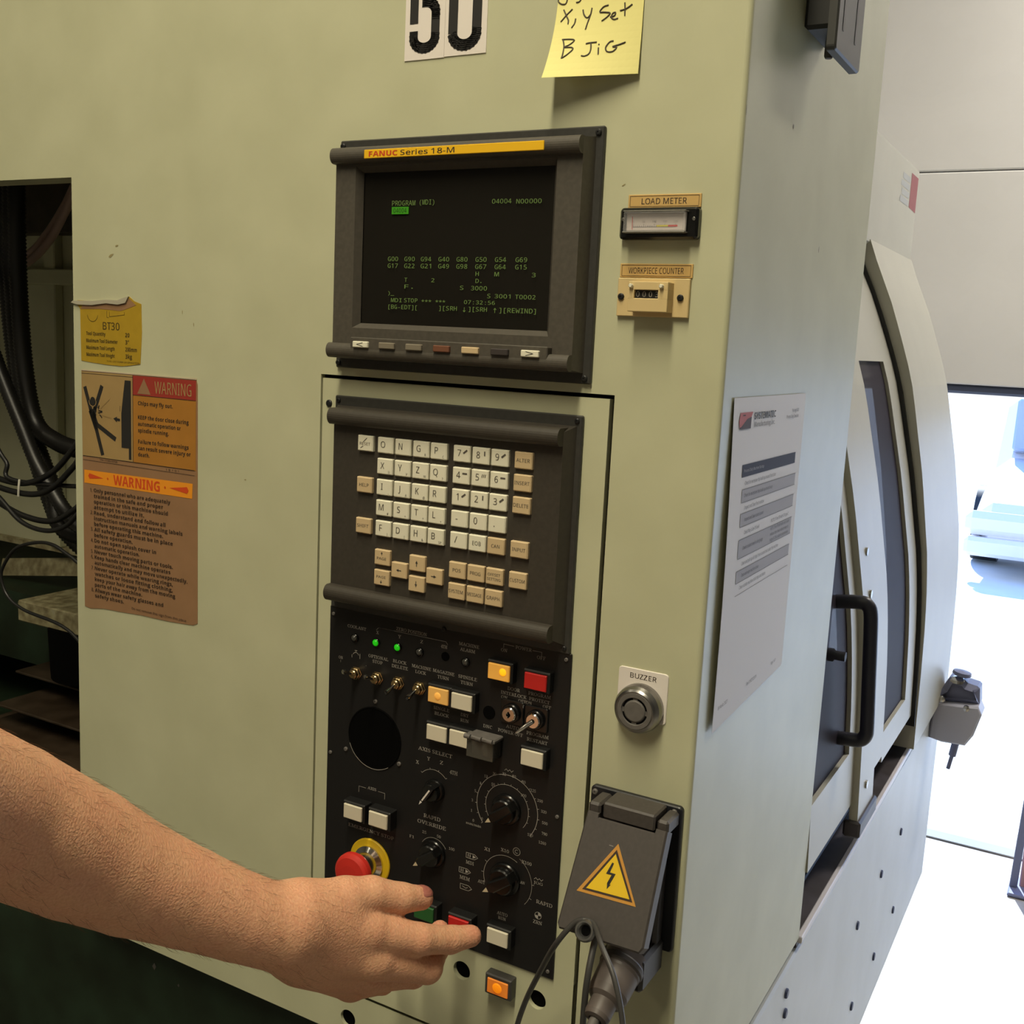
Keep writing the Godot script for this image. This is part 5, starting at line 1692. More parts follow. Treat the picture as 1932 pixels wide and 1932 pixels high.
func build_stickers() -> void:
	# number cards
	var a := stool()
	bx(a, -0.3096, -0.2686, 1.8358, 1.902, 0.0, 0.0008)
	var card := obj("number_card", a, mats.white_card)
	tag(card, "white card with a bold black digit five, left of the zero card", "card", "number cards above the display")
	a = stool()
	var w := 0.0086
	var p := [Vector2(-0.3004, 1.8595), Vector2(-0.3004, 1.856)]
	for i in 13:
		var g := PI + PI * i / 12.0
		p.append(Vector2(-0.2893 + 0.0111 * cos(g), 1.854 + 0.0089 * sin(g)))
	p.append(Vector2(-0.2782, 1.87))
	for i in 7:
		var g := PI / 2 * i / 6.0
		p.append(Vector2(-0.2883 + 0.0101 * cos(g), 1.873 + 0.0095 * sin(g)))
	p.append(Vector2(-0.2925, 1.8825))
	stroke(a, p, w, 0.001)
	stroke(a, [Vector2(-0.3004, 1.8655), Vector2(-0.3004, 1.898), Vector2(-0.276, 1.898)], w, 0.001)
	obj("digit", a, mats.black_ink, card)
	a = stool()
	bx(a, -0.2684, -0.2268, 1.8363, 1.902, 0.0, 0.0008)
	card = obj("number_card", a, mats.white_card)
	tag(card, "white card with a bold black digit zero, right of the five card", "card", "number cards above the display")
	a = stool()
	p = []
	for i in 13:
		var g := PI + PI * i / 12.0
		p.append(Vector2(-0.2485 + 0.0118 * cos(g), 1.854 + 0.0098 * sin(g)))
	for i in 13:
		var g := PI * i / 12.0
		p.append(Vector2(-0.2485 + 0.0118 * cos(g), 1.886 + 0.0098 * sin(g)))
	p.append(p[0])
	stroke(a, p, w + 0.0006, 0.001)
	obj("digit", a, mats.black_ink, card)
	# sticky note, its foot curling off the sheet
	var n := 14
	var at := func(u: float, v: float, lift: float) -> Vector3:
		return Vector3(lerpf(-0.1605, -0.0862, u), 1.8835 - 0.0765 * v + 0.0015 * u * v - 0.002 * v * (1 - u) * 0.2, 0.0012 + v * v * lerpf(0.022, 0.003, u) + lift)
	a = stool()
	for i in n:
		for j in n:
			var c := [at.call(i / float(n), (j + 1) / float(n), 0), at.call((i + 1) / float(n), (j + 1) / float(n), 0), at.call((i + 1) / float(n), j / float(n), 0), at.call(i / float(n), j / float(n), 0)]
			quad(a, c[0], c[1], c[2], c[3])
			var d := Vector3(0, 0, -0.00025)
			quad(a, c[3] + d, c[2] + d, c[1] + d, c[0] + d)
	var note := obj("sticky_note", a, mats.sticky)
	tag(note, "yellow handwritten sticky note right of the number cards, foot curling off", "note")
	var strokes := [
		[Vector2(0.084, 0.279), Vector2(0.12, 0.339), Vector2(0.154, 0.392), Vector2(0.156, 0.432)], [Vector2(0.187, 0.282), Vector2(0.129, 0.333), Vector2(0.066, 0.402)], [Vector2(0.237, 0.385), Vector2(0.232, 0.434), Vector2(0.204, 0.477)],
		[Vector2(0.313, 0.301), Vector2(0.33, 0.351), Vector2(0.372, 0.389), Vector2(0.407, 0.358)], [Vector2(0.415, 0.293), Vector2(0.407, 0.358), Vector2(0.384, 0.439), Vector2(0.369, 0.508)],
		[Vector2(0.605, 0.284), Vector2(0.549, 0.296), Vector2(0.512, 0.343), Vector2(0.571, 0.352), Vector2(0.63, 0.367), Vector2(0.6, 0.402), Vector2(0.543, 0.438)],
		[Vector2(0.636, 0.405), Vector2(0.684, 0.396), Vector2(0.692, 0.366), Vector2(0.659, 0.373), Vector2(0.651, 0.413), Vector2(0.684, 0.434), Vector2(0.726, 0.426)],
		[Vector2(0.788, 0.278), Vector2(0.796, 0.339), Vector2(0.8, 0.408)], [Vector2(0.741, 0.354), Vector2(0.809, 0.34), Vector2(0.874, 0.303)],
		[Vector2(0.128, 0.591), Vector2(0.156, 0.666), Vector2(0.161, 0.755), Vector2(0.157, 0.799)],
		[Vector2(0.119, 0.593), Vector2(0.211, 0.597), Vector2(0.263, 0.612), Vector2(0.215, 0.655), Vector2(0.158, 0.678), Vector2(0.245, 0.686), Vector2(0.262, 0.709), Vector2(0.215, 0.757), Vector2(0.165, 0.792)],
		[Vector2(0.4, 0.659), Vector2(0.452, 0.652), Vector2(0.52, 0.652)], [Vector2(0.455, 0.652), Vector2(0.465, 0.727), Vector2(0.45, 0.769), Vector2(0.409, 0.788), Vector2(0.371, 0.782)],
		[Vector2(0.547, 0.71), Vector2(0.556, 0.781)], [Vector2(0.546, 0.672), Vector2(0.55, 0.683)],
		[Vector2(0.705, 0.653), Vector2(0.664, 0.661), Vector2(0.627, 0.714), Vector2(0.648, 0.757), Vector2(0.708, 0.76), Vector2(0.747, 0.72), Vector2(0.701, 0.711), Vector2(0.773, 0.694), Vector2(0.837, 0.675)],
		[Vector2(0.03, 0.06), Vector2(0.004, 0.167), Vector2(0.025, 0.204), Vector2(0.068, 0.222), Vector2(0.107, 0.205), Vector2(0.125, 0.08)], [Vector2(0.29, 0.12), Vector2(0.235, 0.14), Vector2(0.275, 0.175), Vector2(0.262, 0.213), Vector2(0.222, 0.219)]]
	a = stool()
	for s in strokes:
		var q := []
		for e in s:
			q.append(at.call(e.x, e.y, 0.0001))
		tube(a, smooth(q, 4), 0.00062, 6)
	obj("handwriting", a, mats.pencil, note)
	# torn tool sticker
	a = stool()
	var torn := PackedVector2Array([Vector2(-0.7318, 1.5562), Vector2(-0.715, 1.5548), Vector2(-0.69, 1.5535), Vector2(-0.668, 1.5532), Vector2(-0.655, 1.5545), Vector2(-0.6395, 1.5568), Vector2(-0.637, 1.59), Vector2(-0.6378, 1.6195), Vector2(-0.648, 1.6222), Vector2(-0.6555, 1.6268), Vector2(-0.663, 1.6248), Vector2(-0.672, 1.622), Vector2(-0.69, 1.6222), Vector2(-0.71, 1.6205), Vector2(-0.7365, 1.6212), Vector2(-0.7385, 1.617), Vector2(-0.7325, 1.6125)])
	prism(a, torn, 0.0, 0.0005)
	var tool_label := obj("tool_sticker", a, mats.tool_yellow)
	tag(tool_label, "torn yellow sticker with tool limits above the brown warning sign", "sticker")
	a = stool()
	var strip := PackedVector2Array([Vector2(-0.742, 1.6205), Vector2(-0.71, 1.621), Vector2(-0.69, 1.6228), Vector2(-0.672, 1.6225), Vector2(-0.662, 1.6255), Vector2(-0.6555, 1.6268), Vector2(-0.66, 1.62), Vector2(-0.672, 1.618), Vector2(-0.69, 1.619), Vector2(-0.712, 1.6165), Vector2(-0.735, 1.6165), Vector2(-0.7455, 1.6185)])
	prism(a, strip, 0.0002, 0.0022)
	obj("curled_edge", a, mats.adhesive, tool_label)
	a = stool()
	poly_face(a, [Vector2(-0.7315, 1.612), Vector2(-0.70, 1.6128), Vector2(-0.668, 1.6115), Vector2(-0.645, 1.618), Vector2(-0.655, 1.6245), Vector2(-0.668, 1.6195), Vector2(-0.69, 1.6195), Vector2(-0.728, 1.6165)], 0.0007)
	obj("bare_paper", a, mats.sign_brown, tool_label)
	a = stool()
	arc(a, Vector2(-0.7125, 1.6075), 0.0085, 190, 350, 0.0005, 0.0007, 14)
	stroke(a, [Vector2(-0.69, 1.611), Vector2(-0.69, 1.604), Vector2(-0.687, 1.604)], 0.0004, 0.0007)
	stroke(a, [Vector2(-0.686, 1.6105), Vector2(-0.686, 1.605), Vector2(-0.663, 1.6075), Vector2(-0.663, 1.6105)], 0.0004, 0.0007)
	txt(a, "BT30", -0.6835, 1.5911, 0.0078, 0.0007, "s", 0.0258)
	for r in [["Tool Quantity", 1.5842, "20"], ["Maximum Tool Diameter", 1.5766, "3\""], ["Maximum Tool Length", 1.5691, "200mm"], ["Maximum Tool Weight", 1.5616, "3kg"]]:
		txt(a, r[0], -0.723, r[1], 0.0038, 0.0007, "b", r[0].length() * 0.00235, -1)
		txt(a, r[2], -0.6618, r[1], 0.0044, 0.0007, "b", 0.0 if r[2].length() < 4 else 0.0175, -1)
	txt(a, "TOOL LIST FORM OF OPERATION", -0.666, 1.5567, 0.0017, 0.0007, "s", 0.05)
	obj("lettering", a, mats.sticker_ink, tool_label)
	# warning sign
	a = stool()
	var outline := PackedVector2Array([Vector2(-0.7315, 1.2785), Vector2(-0.722, 1.2772), Vector2(-0.70, 1.2805), Vector2(-0.675, 1.2812), Vector2(-0.64, 1.283), Vector2(-0.60, 1.2832), Vector2(-0.562, 1.2852), Vector2(-0.5555, 1.288), Vector2(-0.5562, 1.54), Vector2(-0.5585, 1.5465), Vector2(-0.64, 1.5458), Vector2(-0.7318, 1.5455)])
	prism(a, outline, 0.0, 0.0006)
	var ws := obj("warning_sign", a, mats.sign_brown)
	tag(ws, "tall faded brown and orange warning sign left of the keypad", "sign")
	a = stool()
	poly_face(a, [Vector2(-0.7312, 1.451), Vector2(-0.6512, 1.451), Vector2(-0.6512, 1.5448), Vector2(-0.7312, 1.5444)], 0.0008)
	obj("picture_field", a, mats.sign_buff, ws)
	a = stool()
	face(a, -0.6505, -0.558, 1.451, 1.5235, 0.0008)
	obj("amber_field", a, mats.sign_amber, ws)
	a = stool()
	face(a, -0.6505, -0.558, 1.5238, 1.5443, 0.0008)
	obj("red_field", a, mats.sign_red, ws)
	a = stool()
	bx(a, -0.7314, -0.5575, 1.5452, 1.5464, 0.0, 0.001)
	obj("peeling_edge", a, mats.sign_back, ws)
	a = stool()
	poly_face(a, [Vector2(-0.7292, 1.4208), Vector2(-0.5632, 1.4213), Vector2(-0.5625, 1.4372), Vector2(-0.7289, 1.4355)], 0.0008)
	obj("orange_band", a, mats.sign_orange, ws)
	a = stool()
	poly_face(a, [Vector2(-0.6437, 1.5255), Vector2(-0.6235, 1.5255), Vector2(-0.6336, 1.542)], 0.001)
	obj("warning_triangle", a, mats.sign_brown, ws)
	a = stool()
	txt(a, "WARNING", -0.6178, 1.5275, 0.0125, 0.001, "s", 0.0535, -1)
	obj("lettering", a, mats.sign_buff, ws)
	a = stool()
	txt(a, "WARNING", -0.6462, 1.4235, 0.0108, 0.001, "b", 0.0715)
	poly_face(a, [Vector2(-0.7205, 1.4262), Vector2(-0.698, 1.4287), Vector2(-0.7205, 1.4322), Vector2(-0.7225, 1.4292)], 0.001)
	poly_face(a, [Vector2(-0.5705, 1.4258), Vector2(-0.5962, 1.4293), Vector2(-0.5705, 1.4328), Vector2(-0.568, 1.4292)], 0.001)
	for x in [-0.691, -0.6028]:
		arc(a, Vector2(x, 1.429), 0.0009, 0, 360, 0.0008, 0.001, 10)
	obj("lettering", a, mats.sign_vermilion, ws)
	a = stool()
	var lines := [["Chips may fly out.", 1.5135], ["KEEP the door close during", 1.4985], ["automatic operation or", 1.4915], ["spindle running.", 1.4845], ["Failure to follow warnings", 1.4725], ["can result severe injury or", 1.4655], ["death.", 1.4585]]
	for l in lines:
		txt(a, l[0], -0.6428, l[1], 0.0041, 0.001, "b", l[0].length() * 0.00287, -1)
	stroke(a, [Vector2(-0.7305, 1.4513), Vector2(-0.5595, 1.4513)], 0.0005, 0.001)
	stroke(a, [Vector2(-0.7305, 1.4468), Vector2(-0.5595, 1.446)], 0.0004, 0.001)
	stroke(a, [Vector2(-0.6508, 1.4513), Vector2(-0.6508, 1.5443)], 0.0005, 0.001)
	stroke(a, [Vector2(-0.6505, 1.5237), Vector2(-0.5582, 1.5237)], 0.0005, 0.001)
	stroke(a, [Vector2(-0.7312, 1.5425), Vector2(-0.6508, 1.5425)], 0.0004, 0.001)
	txt(a, "VW-1180-0206", -0.6895, 1.4481, 0.0019, 0.001, "s", 0.028)
	txt(a, "1 B 1 0 1", -0.592, 1.4474, 0.0019, 0.001, "s", 0.019)
	# the figure thrown back, and the door edge it is thrown from
	stroke(a, [Vector2(-0.7262, 1.528), Vector2(-0.7165, 1.502), Vector2(-0.7085, 1.483), Vector2(-0.6985, 1.4545)], 0.0052, 0.001)
	stroke(a, [Vector2(-0.6985, 1.5305), Vector2(-0.71, 1.505), Vector2(-0.7115, 1.492)], 0.0052, 0.001)
	stroke(a, [Vector2(-0.7085, 1.488), Vector2(-0.6775, 1.4735)], 0.0052, 0.001)
	stroke(a, [Vector2(-0.7165, 1.503), Vector2(-0.7075, 1.484)], 0.0085, 0.001)
	poly_face(a, ring_points(Vector2(-0.7135, 1.5125), 0.0043, 0.005), 0.0011)
	poly_face(a, [Vector2(-0.6628, 1.5385), Vector2(-0.6535, 1.5385), Vector2(-0.6535, 1.4535), Vector2(-0.6572, 1.4535), Vector2(-0.6572, 1.4655), Vector2(-0.6685, 1.4655), Vector2(-0.6685, 1.503)], 0.001)
	poly_face(a, [Vector2(-0.681, 1.496), Vector2(-0.6755, 1.4985), Vector2(-0.6755, 1.497), Vector2(-0.6705, 1.4965), Vector2(-0.6705, 1.4938), Vector2(-0.6755, 1.494), Vector2(-0.6755, 1.4922)], 0.001)
	stroke(a, [Vector2(-0.6705, 1.5105), Vector2(-0.6705, 1.5045)], 0.0005, 0.001)
	for e in [[Vector2(-0.7055, 1.5055), Vector2(-0.7035, 1.5085), Vector2(-0.7045, 1.503), Vector2(-0.6985, 1.5025)], [Vector2(-0.6985, 1.5018), Vector2(-0.7045, 1.5005), Vector2(-0.699, 1.4955)]]:
		stroke(a, e, 0.0013, 0.001)
	obj("printed_picture", a, mats.black_ink, ws)
	a = stool()
	for e in [[Vector2(-0.7085, 1.5), Vector2(-0.6865, 1.517)], [Vector2(-0.7085, 1.5), Vector2(-0.684, 1.4965)], [Vector2(-0.7085, 1.5), Vector2(-0.703, 1.4925)]]:
		stroke(a, e, 0.0005, 0.0013)
	arc(a, Vector2(-0.7135, 1.5125), 0.0056, 170, 370, 0.0007, 0.0013, 14)
	obj("printed_rays", a, mats.sign_buff, ws)
	a = stool()
	var body := [["1.", "Only personnel who are adequately"], ["", "trained in the safe and proper"], ["", "operation or this machine should"], ["", "attempt to utilize it."], ["2.", "Read, understand and follow all"], ["", "instruction manuals and warning labels"], ["", "before operating this machine."], ["3.", "All safety guards must be in place"], ["", "before operation."], ["4.", "Do not open splash cover in"], ["", "automatic operation."], ["5.", "Never touch moving parts or tools."], ["6.", "Keep hands clear machine operates"], ["", "automatically and may move unexpectedly."], ["7.", "Never operate while wearing rings,"], ["", "watches or loose fitting clothing,"], ["", "keep your hair away from the moving"], ["", "parts of the machine."], ["8.", "Always wear safety glasses and"], ["", "safety shoes."]]
	for i in body.size():
		var y := 1.4118 - i * 0.00632
		if body[i][0] != "":
			txt(a, body[i][0], -0.7195, y, 0.0041, 0.001, "s", 0.0, -1)
		txt(a, body[i][1], -0.7138, y, 0.0041, 0.001, "b", body[i][1].length() * 0.0036, -1)
	txt(a, "Do not remove this sign from this place", -0.5715, 1.2872, 0.0027, 0.001, "s", 0.083, 1)
	obj("lettering", a, mats.brown_ink, ws)


func ring_points(c: Vector2, rx: float, ry: float) -> Array:
	var out := []
	for k in 16:
		out.append(c + Vector2(cos(TAU * k / 16.0) * rx, sin(TAU * k / 16.0) * ry))
	return out


# ---------- on the cabinet's side ----------

func build_side_items() -> void:
	# daily sheet, taped by its top and bowing off the steel
	var on := Transform3D(Basis(Vector3(0, 0, -1), Vector3(0, 1, 0), Vector3(1, 0, 0)), Vector3.ZERO)   # local x runs back along the side, z off it
	var lift := func(u: float, v: float) -> float:
		return 0.0012 + 0.0022 * sin(PI * v) * (1 - u) + 0.0022 * v * v * (1 - u)
	var a := stool()
	var n := 10
	var pt := func(u: float, v: float) -> Vector3:
		return on * Vector3(lerpf(lerpf(0.027, 0.031, v), lerpf(0.2475, 0.2475, v), u), lerpf(1.5638, lerpf(1.2835, 1.2905, u), v), lift.call(u, v))
	for i in n:
		for j in n:
			var c := [pt.call(i / 10.0, (j + 1) / 10.0), pt.call((i + 1) / 10.0, (j + 1) / 10.0), pt.call((i + 1) / 10.0, j / 10.0), pt.call(i / 10.0, j / 10.0)]
			quad(a, c[0], c[1], c[2], c[3])
			var d := Vector3(-0.0002, 0, 0)
			quad(a, c[3] + d, c[2] + d, c[1] + d, c[0] + d)
	var sheet := obj("daily_sheet", a, mats.paper)
	tag(sheet, "white printed checklist sheet on the cabinet's side", "paper")
	# everything printed lies on the bowed sheet
	var lay := func(st: SurfaceTool) -> SurfaceTool:
		var m := st.commit()
		var out := stool()
		for s in m.get_surface_count():
			var vs: PackedVector3Array = m.surface_get_arrays(s)[Mesh.ARRAY_VERTEX]
			for v in vs:
				var u := (v.x - 0.027) / 0.2205
				vtx(out, on * Vector3(v.x, v.y, lift.call(u, (1.5638 - v.y) / 0.28) + v.z), Vector3.RIGHT)
		return out
	var strip := func(st: SurfaceTool, x0: float, x1: float, y0: float, y1: float, z: float) -> void:
		for k in 8:
			face(st, lerpf(x0, x1, k / 8.0), lerpf(x0, x1, (k + 1) / 8.0), y0, y1, z)
	a = stool()
	strip.call(a, 0.058, 0.2265, 1.4975, 1.508, 0.0003)
	obj("table_head", lay.call(a), mats.table_dark, sheet)
	a = stool()
	for r in [[1.476, 1.487], [1.4552, 1.4665], [1.428, 1.4442], [1.4068, 1.4172]]:
		strip.call(a, 0.061, 0.2325, r[0], r[1], 0.0003)
	obj("table_row", lay.call(a), mats.table_grey, sheet)
	a = stool()
	for y in [1.487, 1.476, 1.4665, 1.4552, 1.4442, 1.428, 1.4172, 1.4068, 1.396]:
		strip.call(a, 0.061, 0.2325, y - 0.0002, y + 0.0002, 0.0005)
	obj("table_lines", lay.call(a), mats.grey_ink, sheet)
	a = stool()
	for r in [["Check for excessive chip build up around front door", 0.067, 0.161, 1.4907], ["Check for excessive chip build up around way", 0.067, 0.153, 1.4802], ["Inspect and Clean front window", 0.07, 0.128, 1.4696], ["Inspect and Clean control panel", 0.072, 0.129, 1.4592], ["Check Way Lube Oil level", 0.074, 0.119, 1.4478], ["NOTE: If low fill with Oil type 2", 0.158, 0.218, 1.4478],
		["Check coolant level in site gauge", 0.073, 0.134, 1.4345], ["NOTE: If low fill with water and coolant", 0.158, 0.224, 1.4402], ["mixture then check refractometer to", 0.158, 0.222, 1.4349], ["target 8-12% coolant concentration", 0.158, 0.222, 1.4297], ["Clean and pick up all chips from around and under the machine", 0.073, 0.189, 1.421], ["Clean and wipe machine down", 0.075, 0.127, 1.4105], ["Clean outside machine of all chips and debris", 0.072, 0.152, 1.4002],
		["8 Horiz 2021", 0.041, 0.066, 1.3015], ["Rev 0 9/27/2019", 0.122, 0.153, 1.3015], ["Page 1 of 1", 0.202, 0.219, 1.3015]]:
		txt(a, r[0], r[1], r[3], 0.0031, 0.0006, "s", r[2] - r[1], -1)
	txt(a, "Young 50B", 0.224, 1.5473, 0.003, 0.0006, "s", 0.024, 1)
	txt(a, "Process Daily Checklist", 0.224, 1.5418, 0.003, 0.0006, "s", 0.041, 1)
	txt(a, "Manufacturing Inc.", 0.083, 1.5385, 0.0042, 0.0006, "s", 0.062, -1)
	obj("lettering", lay.call(a), mats.grey_ink, sheet)
	a = stool()
	txt(a, "SYSTEMATIC", 0.082, 1.5447, 0.006, 0.0006, "b", 0.064, -1)
	obj("lettering", lay.call(a), mats.black_ink, sheet)
	a = stool()
	txt(a, "Process Daily Machine Startup", 0.062, 1.5015, 0.0026, 0.0007, "s", 0.058, -1)
	obj("lettering", lay.call(a), mats.table_grey, sheet)
	a = stool()
	poly_face(a, [Vector2(0.041, 1.5445), Vector2(0.044, 1.5515), Vector2(0.078, 1.5515), Vector2(0.074, 1.5475), Vector2(0.062, 1.545), Vector2(0.05, 1.54), Vector2(0.043, 1.5395)], 0.0005)
	obj("logo_mark", lay.call(a), mats.logo_red, sheet)
	a = stool()
	poly_face(a, [Vector2(0.041, 1.5378), Vector2(0.05, 1.541), Vector2(0.062, 1.546), Vector2(0.074, 1.5475), Vector2(0.073, 1.5378)], 0.0006)
	stroke(a, [Vector2(0.05, 1.5492), Vector2(0.057, 1.5492)], 0.001, 0.0007)
	obj("logo_mark", lay.call(a), mats.logo_grey, sheet)
	# black grip near the top of the side
	var t := thing("side_latch", "black recessed grip plate high on the cabinet's side", "latch", Vector3(0, 1.848, -0.16))
	a = stool()
	bx(a, 0.0, 0.027, 1.869, 2.06, -0.208, -0.135, 0.003)
	obj("base_block", a, mats.black, t)
	a = stool()
	slab(a, round_rect(0.121, 0.2095, 1.8475, 2.07, 0.004), 0.024, 0.032, 0.0015, on)
	var plate := obj("grip_plate", a, mats.latch_grey, t)
	for g in [[0.14, 1.866], [0.184, 1.866]]:
		a = stool()
		slab(a, round_rect(g[0] - 0.003, g[0] + 0.003, g[1], 2.05, 0.002), 0.0319, 0.0324, 0.0001, on)
		obj("groove", a, mats.black, plate)
	a = stool()
	tube(a, [Vector3(0.012, 1.872, -0.178), Vector3(0.012, 1.857, -0.178), Vector3(0.012, 1.855, -0.178)], [0.004, 0.004, 0.003], 12)
	obj("pin", a, mats.tool_grey, t)


# ---------- the person: a forearm and hand, one skin meshed from a field of joined limbs ----------

const CELL := 0.0025
var field := PackedFloat32Array()
var lo := Vector3(-0.5, 1.0, 0.025)
var size := Vector3i(156, 200, 322)


func limb(a: Vector3, ra: float, b: Vector3, rb: float, k: float) -> void:   # adds a tapered limb, joined smoothly over k
	var rm := maxf(ra, rb) + 0.012
	var p0 := (a.min(b) - Vector3.ONE * rm - lo) / CELL
	var p1 := (a.max(b) + Vector3.ONE * rm - lo) / CELL
	var ab := b - a
	var l2 := maxf(ab.length_squared(), 1e-9)
	for z in range(maxi(0, int(p0.z)), mini(size.z, int(p1.z) + 1)):
		for y in range(maxi(0, int(p0.y)), mini(size.y, int(p1.y) + 1)):
			var at := (z * size.y + y) * size.x
			for x in range(maxi(0, int(p0.x)), mini(size.x, int(p1.x) + 1)):
				var p := lo + Vector3(x, y, z) * CELL
				var t := clampf((p - a).dot(ab) / l2, 0.0, 1.0)
				var d := p.distance_to(a + ab * t) - lerpf(ra, rb, t)
				var f := field[at + x]
				var h := maxf(k - absf(d - f), 0.0) / k
				field[at + x] = minf(d, f) - h * h * k * 0.25


func chain(joints: Array, k: float) -> void:
	for i in joints.size() - 1:
		limb(joints[i][0], joints[i][1], joints[i + 1][0], joints[i + 1][1], k)


func build_person() -> void:
	field.resize(size.x * size.y * size.z)
	field.fill(0.05)
	var arm := [[Vector3(-0.42, 1.425, 0.76), 0.052], [Vector3(-0.325, 1.38, 0.535), 0.047], [Vector3(-0.3088, 1.3321, 0.46), 0.0472], [Vector3(-0.319, 1.2862, 0.4), 0.0465], [Vector3(-0.3136, 1.2407, 0.345), 0.0442], [Vector3(-0.3019, 1.2111, 0.31), 0.0398], [Vector3(-0.2863, 1.1852, 0.275), 0.0356], [Vector3(-0.2672, 1.1597, 0.24), 0.0325], [Vector3(-0.2514, 1.1401, 0.21), 0.0318]]
	chain(arm, 0.0015)
	var index := [[Vector3(-0.2441, 1.1453, 0.2), 0.0257], [Vector3(-0.2142, 1.1228, 0.15), 0.0168], [Vector3(-0.1854, 1.1064, 0.115), 0.0128], [Vector3(-0.1729, 1.0954, 0.085), 0.0113], [Vector3(-0.1632, 1.0937, 0.068), 0.0094]]
	var middle := [[Vector3(-0.248, 1.1281, 0.195), 0.026], [Vector3(-0.2106, 1.0959, 0.145), 0.0172], [Vector3(-0.1856, 1.0727, 0.1), 0.0128], [Vector3(-0.2008, 1.065, 0.062), 0.0103], [Vector3(-0.2052, 1.0772, 0.0515), 0.0088]]
	var ring := [[Vector3(-0.252, 1.1151, 0.19), 0.0245], [Vector3(-0.2312, 1.0639, 0.125), 0.016], [Vector3(-0.2093, 1.0501, 0.085), 0.0111], [Vector3(-0.2263, 1.0424, 0.055), 0.0096], [Vector3(-0.2425, 1.0391, 0.045), 0.0078]]
	var little := [[Vector3(-0.2548, 1.1022, 0.18), 0.0236], [Vector3(-0.2579, 1.039, 0.11), 0.0156], [Vector3(-0.2509, 1.0213, 0.072), 0.0106], [Vector3(-0.2633, 1.0174, 0.05), 0.0089], [Vector3(-0.2719, 1.0199, 0.045), 0.0075]]
	var thumb := [[Vector3(-0.2447, 1.1507, 0.19), 0.0201], [Vector3(-0.2288, 1.1497, 0.16), 0.0171], [Vector3(-0.2172, 1.1482, 0.14), 0.0142], [Vector3(-0.2022, 1.1392, 0.118), 0.0122], [Vector3(-0.1938, 1.134, 0.1005), 0.0101]]
	for f in [index, middle, ring, little, thumb]:
		limb(f[0][0], f[0][1], f[1][0], f[1][1], 0.014)
	for f in [index, middle, ring, little]:   # knuckles, proud of the back of the hand
		var kn: Vector3 = f[1][0] + Vector3(0.002, 0.003, 0.0045)
		limb(kn, f[1][1] * 0.8, kn + (f[2][0] - f[1][0]) * 0.1, f[1][1] * 0.8, 0.006)
	for f in [index, middle, ring, little, thumb]:
		for i in range(1, 4):
			limb(f[i][0], f[i][1], f[i + 1][0], f[i + 1][1], 0.0035)
	limb(thumb[1][0] + Vector3(-0.008, -0.003, 0.008), 0.013, index[1][0] + Vector3(-0.018, 0.006, 0.024), 0.012, 0.008)   # the web of the thumb
	var n := FastNoiseLite.new()
	n.seed = 4
	n.frequency = 28.0
	var st := stool()
	var ids := {}
	var count := 0
	var sx := size.x
	var sxy := size.x * size.y
	var corner := [0, 1, sx, sx + 1, sxy, sxy + 1, sxy + sx, sxy + sx + 1]
	var spots := PackedVector3Array()
	var redden := []
	for f in [index, middle, ring, little]:
		redden.append([f[1][0], 0.02])
		redden.append([f[2][0], 0.014])
		redden.append([f[4][0], 0.018])
	redden.append([thumb[4][0], 0.018])
	redden.append([thumb[2][0], 0.012])
	for z in size.z - 1:
		for y in size.y - 1:
			var row := z * sxy + y * sx
			for x in sx - 1:
				var c := row + x
				if absf(field[c]) > 0.0052:
					continue
				var mask := 0
				for k in 8:
					if field[c + corner[k]] < 0.0:
						mask |= 1 << k
				if mask == 0 or mask == 255:
					continue
				var sum := Vector3.ZERO
				var hits := 0
				for e in [[0, 1], [2, 3], [4, 5], [6, 7], [0, 2], [1, 3], [4, 6], [5, 7], [0, 4], [1, 5], [2, 6], [3, 7]]:
					var a: int = e[0]
					var b: int = e[1]
					if (mask >> a & 1) != (mask >> b & 1):
						var fa := field[c + corner[a]]
						var t := fa / (fa - field[c + corner[b]])
						var pa := Vector3(a & 1, a >> 1 & 1, a >> 2 & 1)
						var pb := Vector3(b & 1, b >> 1 & 1, b >> 2 & 1)
						sum += pa.lerp(pb, t)
						hits += 1
				var p := lo + (Vector3(x, y, z) + sum / hits) * CELL
				ids[c] = count
				count += 1
				spots.append(p)
				var red := 0.0
				for r in redden:
					red = maxf(red, 1.0 - p.distance_to(r[0]) / r[1])
				red = clampf(red, 0, 1) * 0.95 + 0.25 * n.get_noise_3dv(p)
				var tone := Color(0.86, 0.5, 0.305).lerp(Color(0.8, 0.33, 0.225), clampf(red + 0.1, 0, 1))
				st.set_color(tone)
				st.add_vertex(p)
	for c in ids:
		var i: int = c
		var inside := field[i] < 0.0
		for e in [[1, sx, sxy], [sx, sxy, 1], [sxy, 1, sx]]:   # the edge from this corner along each axis, and the four cells round it
			if (field[i + e[0]] < 0.0) == inside:
				continue
			var q := [i, i - e[1], i - e[1] - e[2], i - e[2]]
			if not (ids.has(q[1]) and ids.has(q[2]) and ids.has(q[3])):
				continue
			var v := [ids[q[0]], ids[q[1]], ids[q[2]], ids[q[3]]]
			if not inside:
				v.reverse()
			for k in [0, 2, 1, 0, 3, 2]:
				st.add_index(v[k])
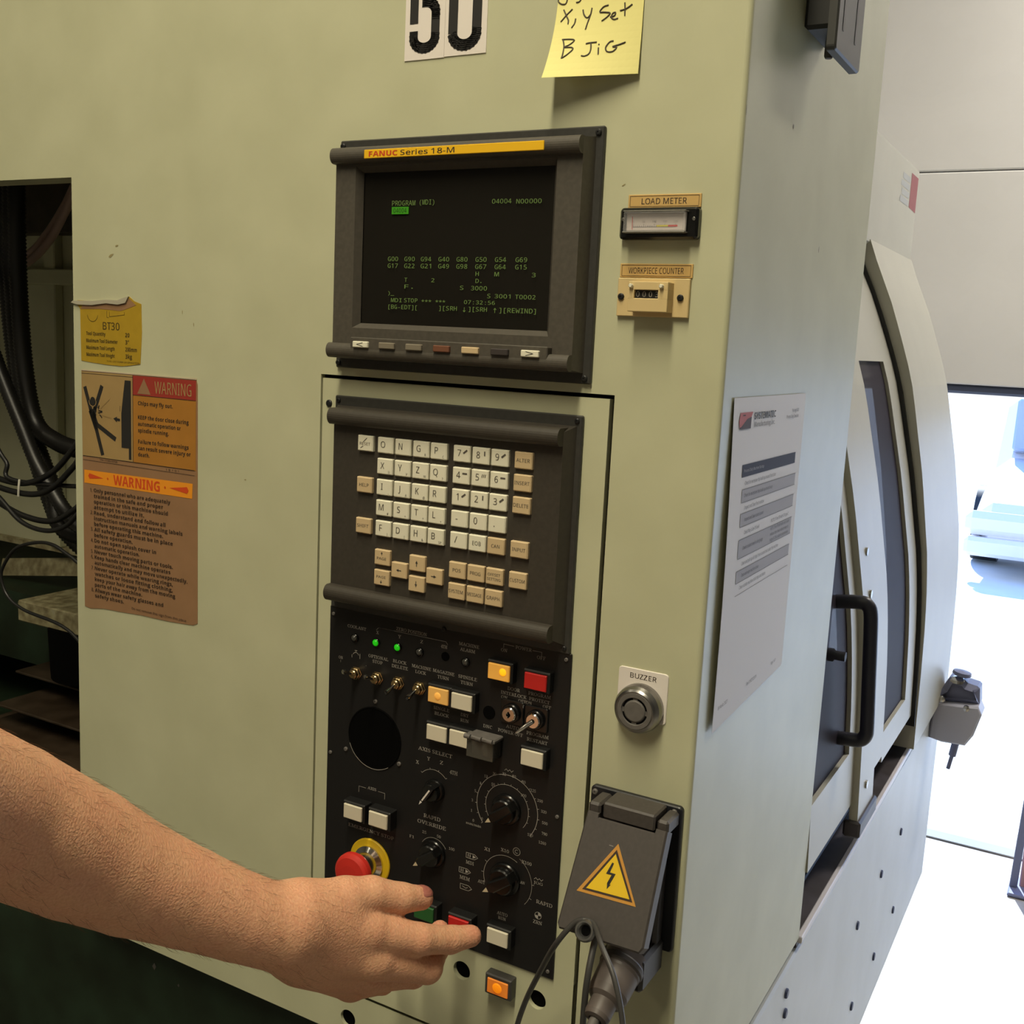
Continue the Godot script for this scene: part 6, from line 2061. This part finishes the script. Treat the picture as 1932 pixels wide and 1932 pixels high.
	st.generate_normals()
	var t := thing("person", "bare forearm and hand reaching from the left to press a panel button", "person", Vector3(-0.25, 1.0, 0.2))
	var skin := obj("arm_and_hand", st, mats.skin, t)
	var cuff := stool()
	tube(cuff, [Vector3(-0.376, 1.404, 0.655), Vector3(-0.377, 1.4045, 0.657), Vector3(-0.43, 1.43, 0.785), Vector3(-0.45, 1.44, 0.83), Vector3(-0.456, 1.443, 0.84)], [0.058, 0.061, 0.066, 0.066, 0.055], 28)
	obj("shirt_sleeve", cuff, mats.shirt, skin)
	# thumb nail
	var b := stool()
	var up := Vector3(0.35, 0.85, -0.1).normalized()
	var along: Vector3 = (thumb[4][0] - thumb[3][0]).normalized()
	along = (along - up * along.dot(up)).normalized()
	var nf := Transform3D(Basis(along * 1.25, up.cross(along), up), thumb[4][0] + up * 0.0072 - along * 0.0015)
	lathe(b, [[0.0074, -0.0016], [0.0072, 0.0006], [0.006, 0.0018], [0.0038, 0.0028], [0, 0.0033]], 20, nf)
	obj("nail", b, mats.nail, skin)
	# hair along the forearm and the back of the wrist
	b = stool()
	for k in 3200:
		var p := spots[rng.randi() % spots.size()]
		var best := 1e9
		var dir := Vector3.ZERO
		var out := Vector3.ZERO
		for i in arm.size() - 1:
			var a0: Vector3 = arm[i][0]
			var a1: Vector3 = arm[i + 1][0]
			var s := clampf((p - a0).dot(a1 - a0) / (a1 - a0).length_squared(), 0, 1)
			var d := p.distance_to(a0.lerp(a1, s))
			if d < best:
				best = d
				dir = (a1 - a0).normalized()
				out = (p - a0.lerp(a1, s)).normalized()
		if best > 0.056 or p.z < 0.17:
			continue
		var side := dir.cross(out).normalized()
		var lean := side * rng.randf_range(-0.25, 0.55) + dir
		var l := rng.randf_range(0.006, 0.014)
		tube(b, [p - out * 0.0004, p + lean * l * 0.5 + out * 0.0012, p + lean * l + out * 0.0018], [0.000085, 0.00007, 0.00003], 3, false)
	var hair := obj("arm_hair", b, mats.hair, skin)
	hair.set_meta("kind", "stuff")
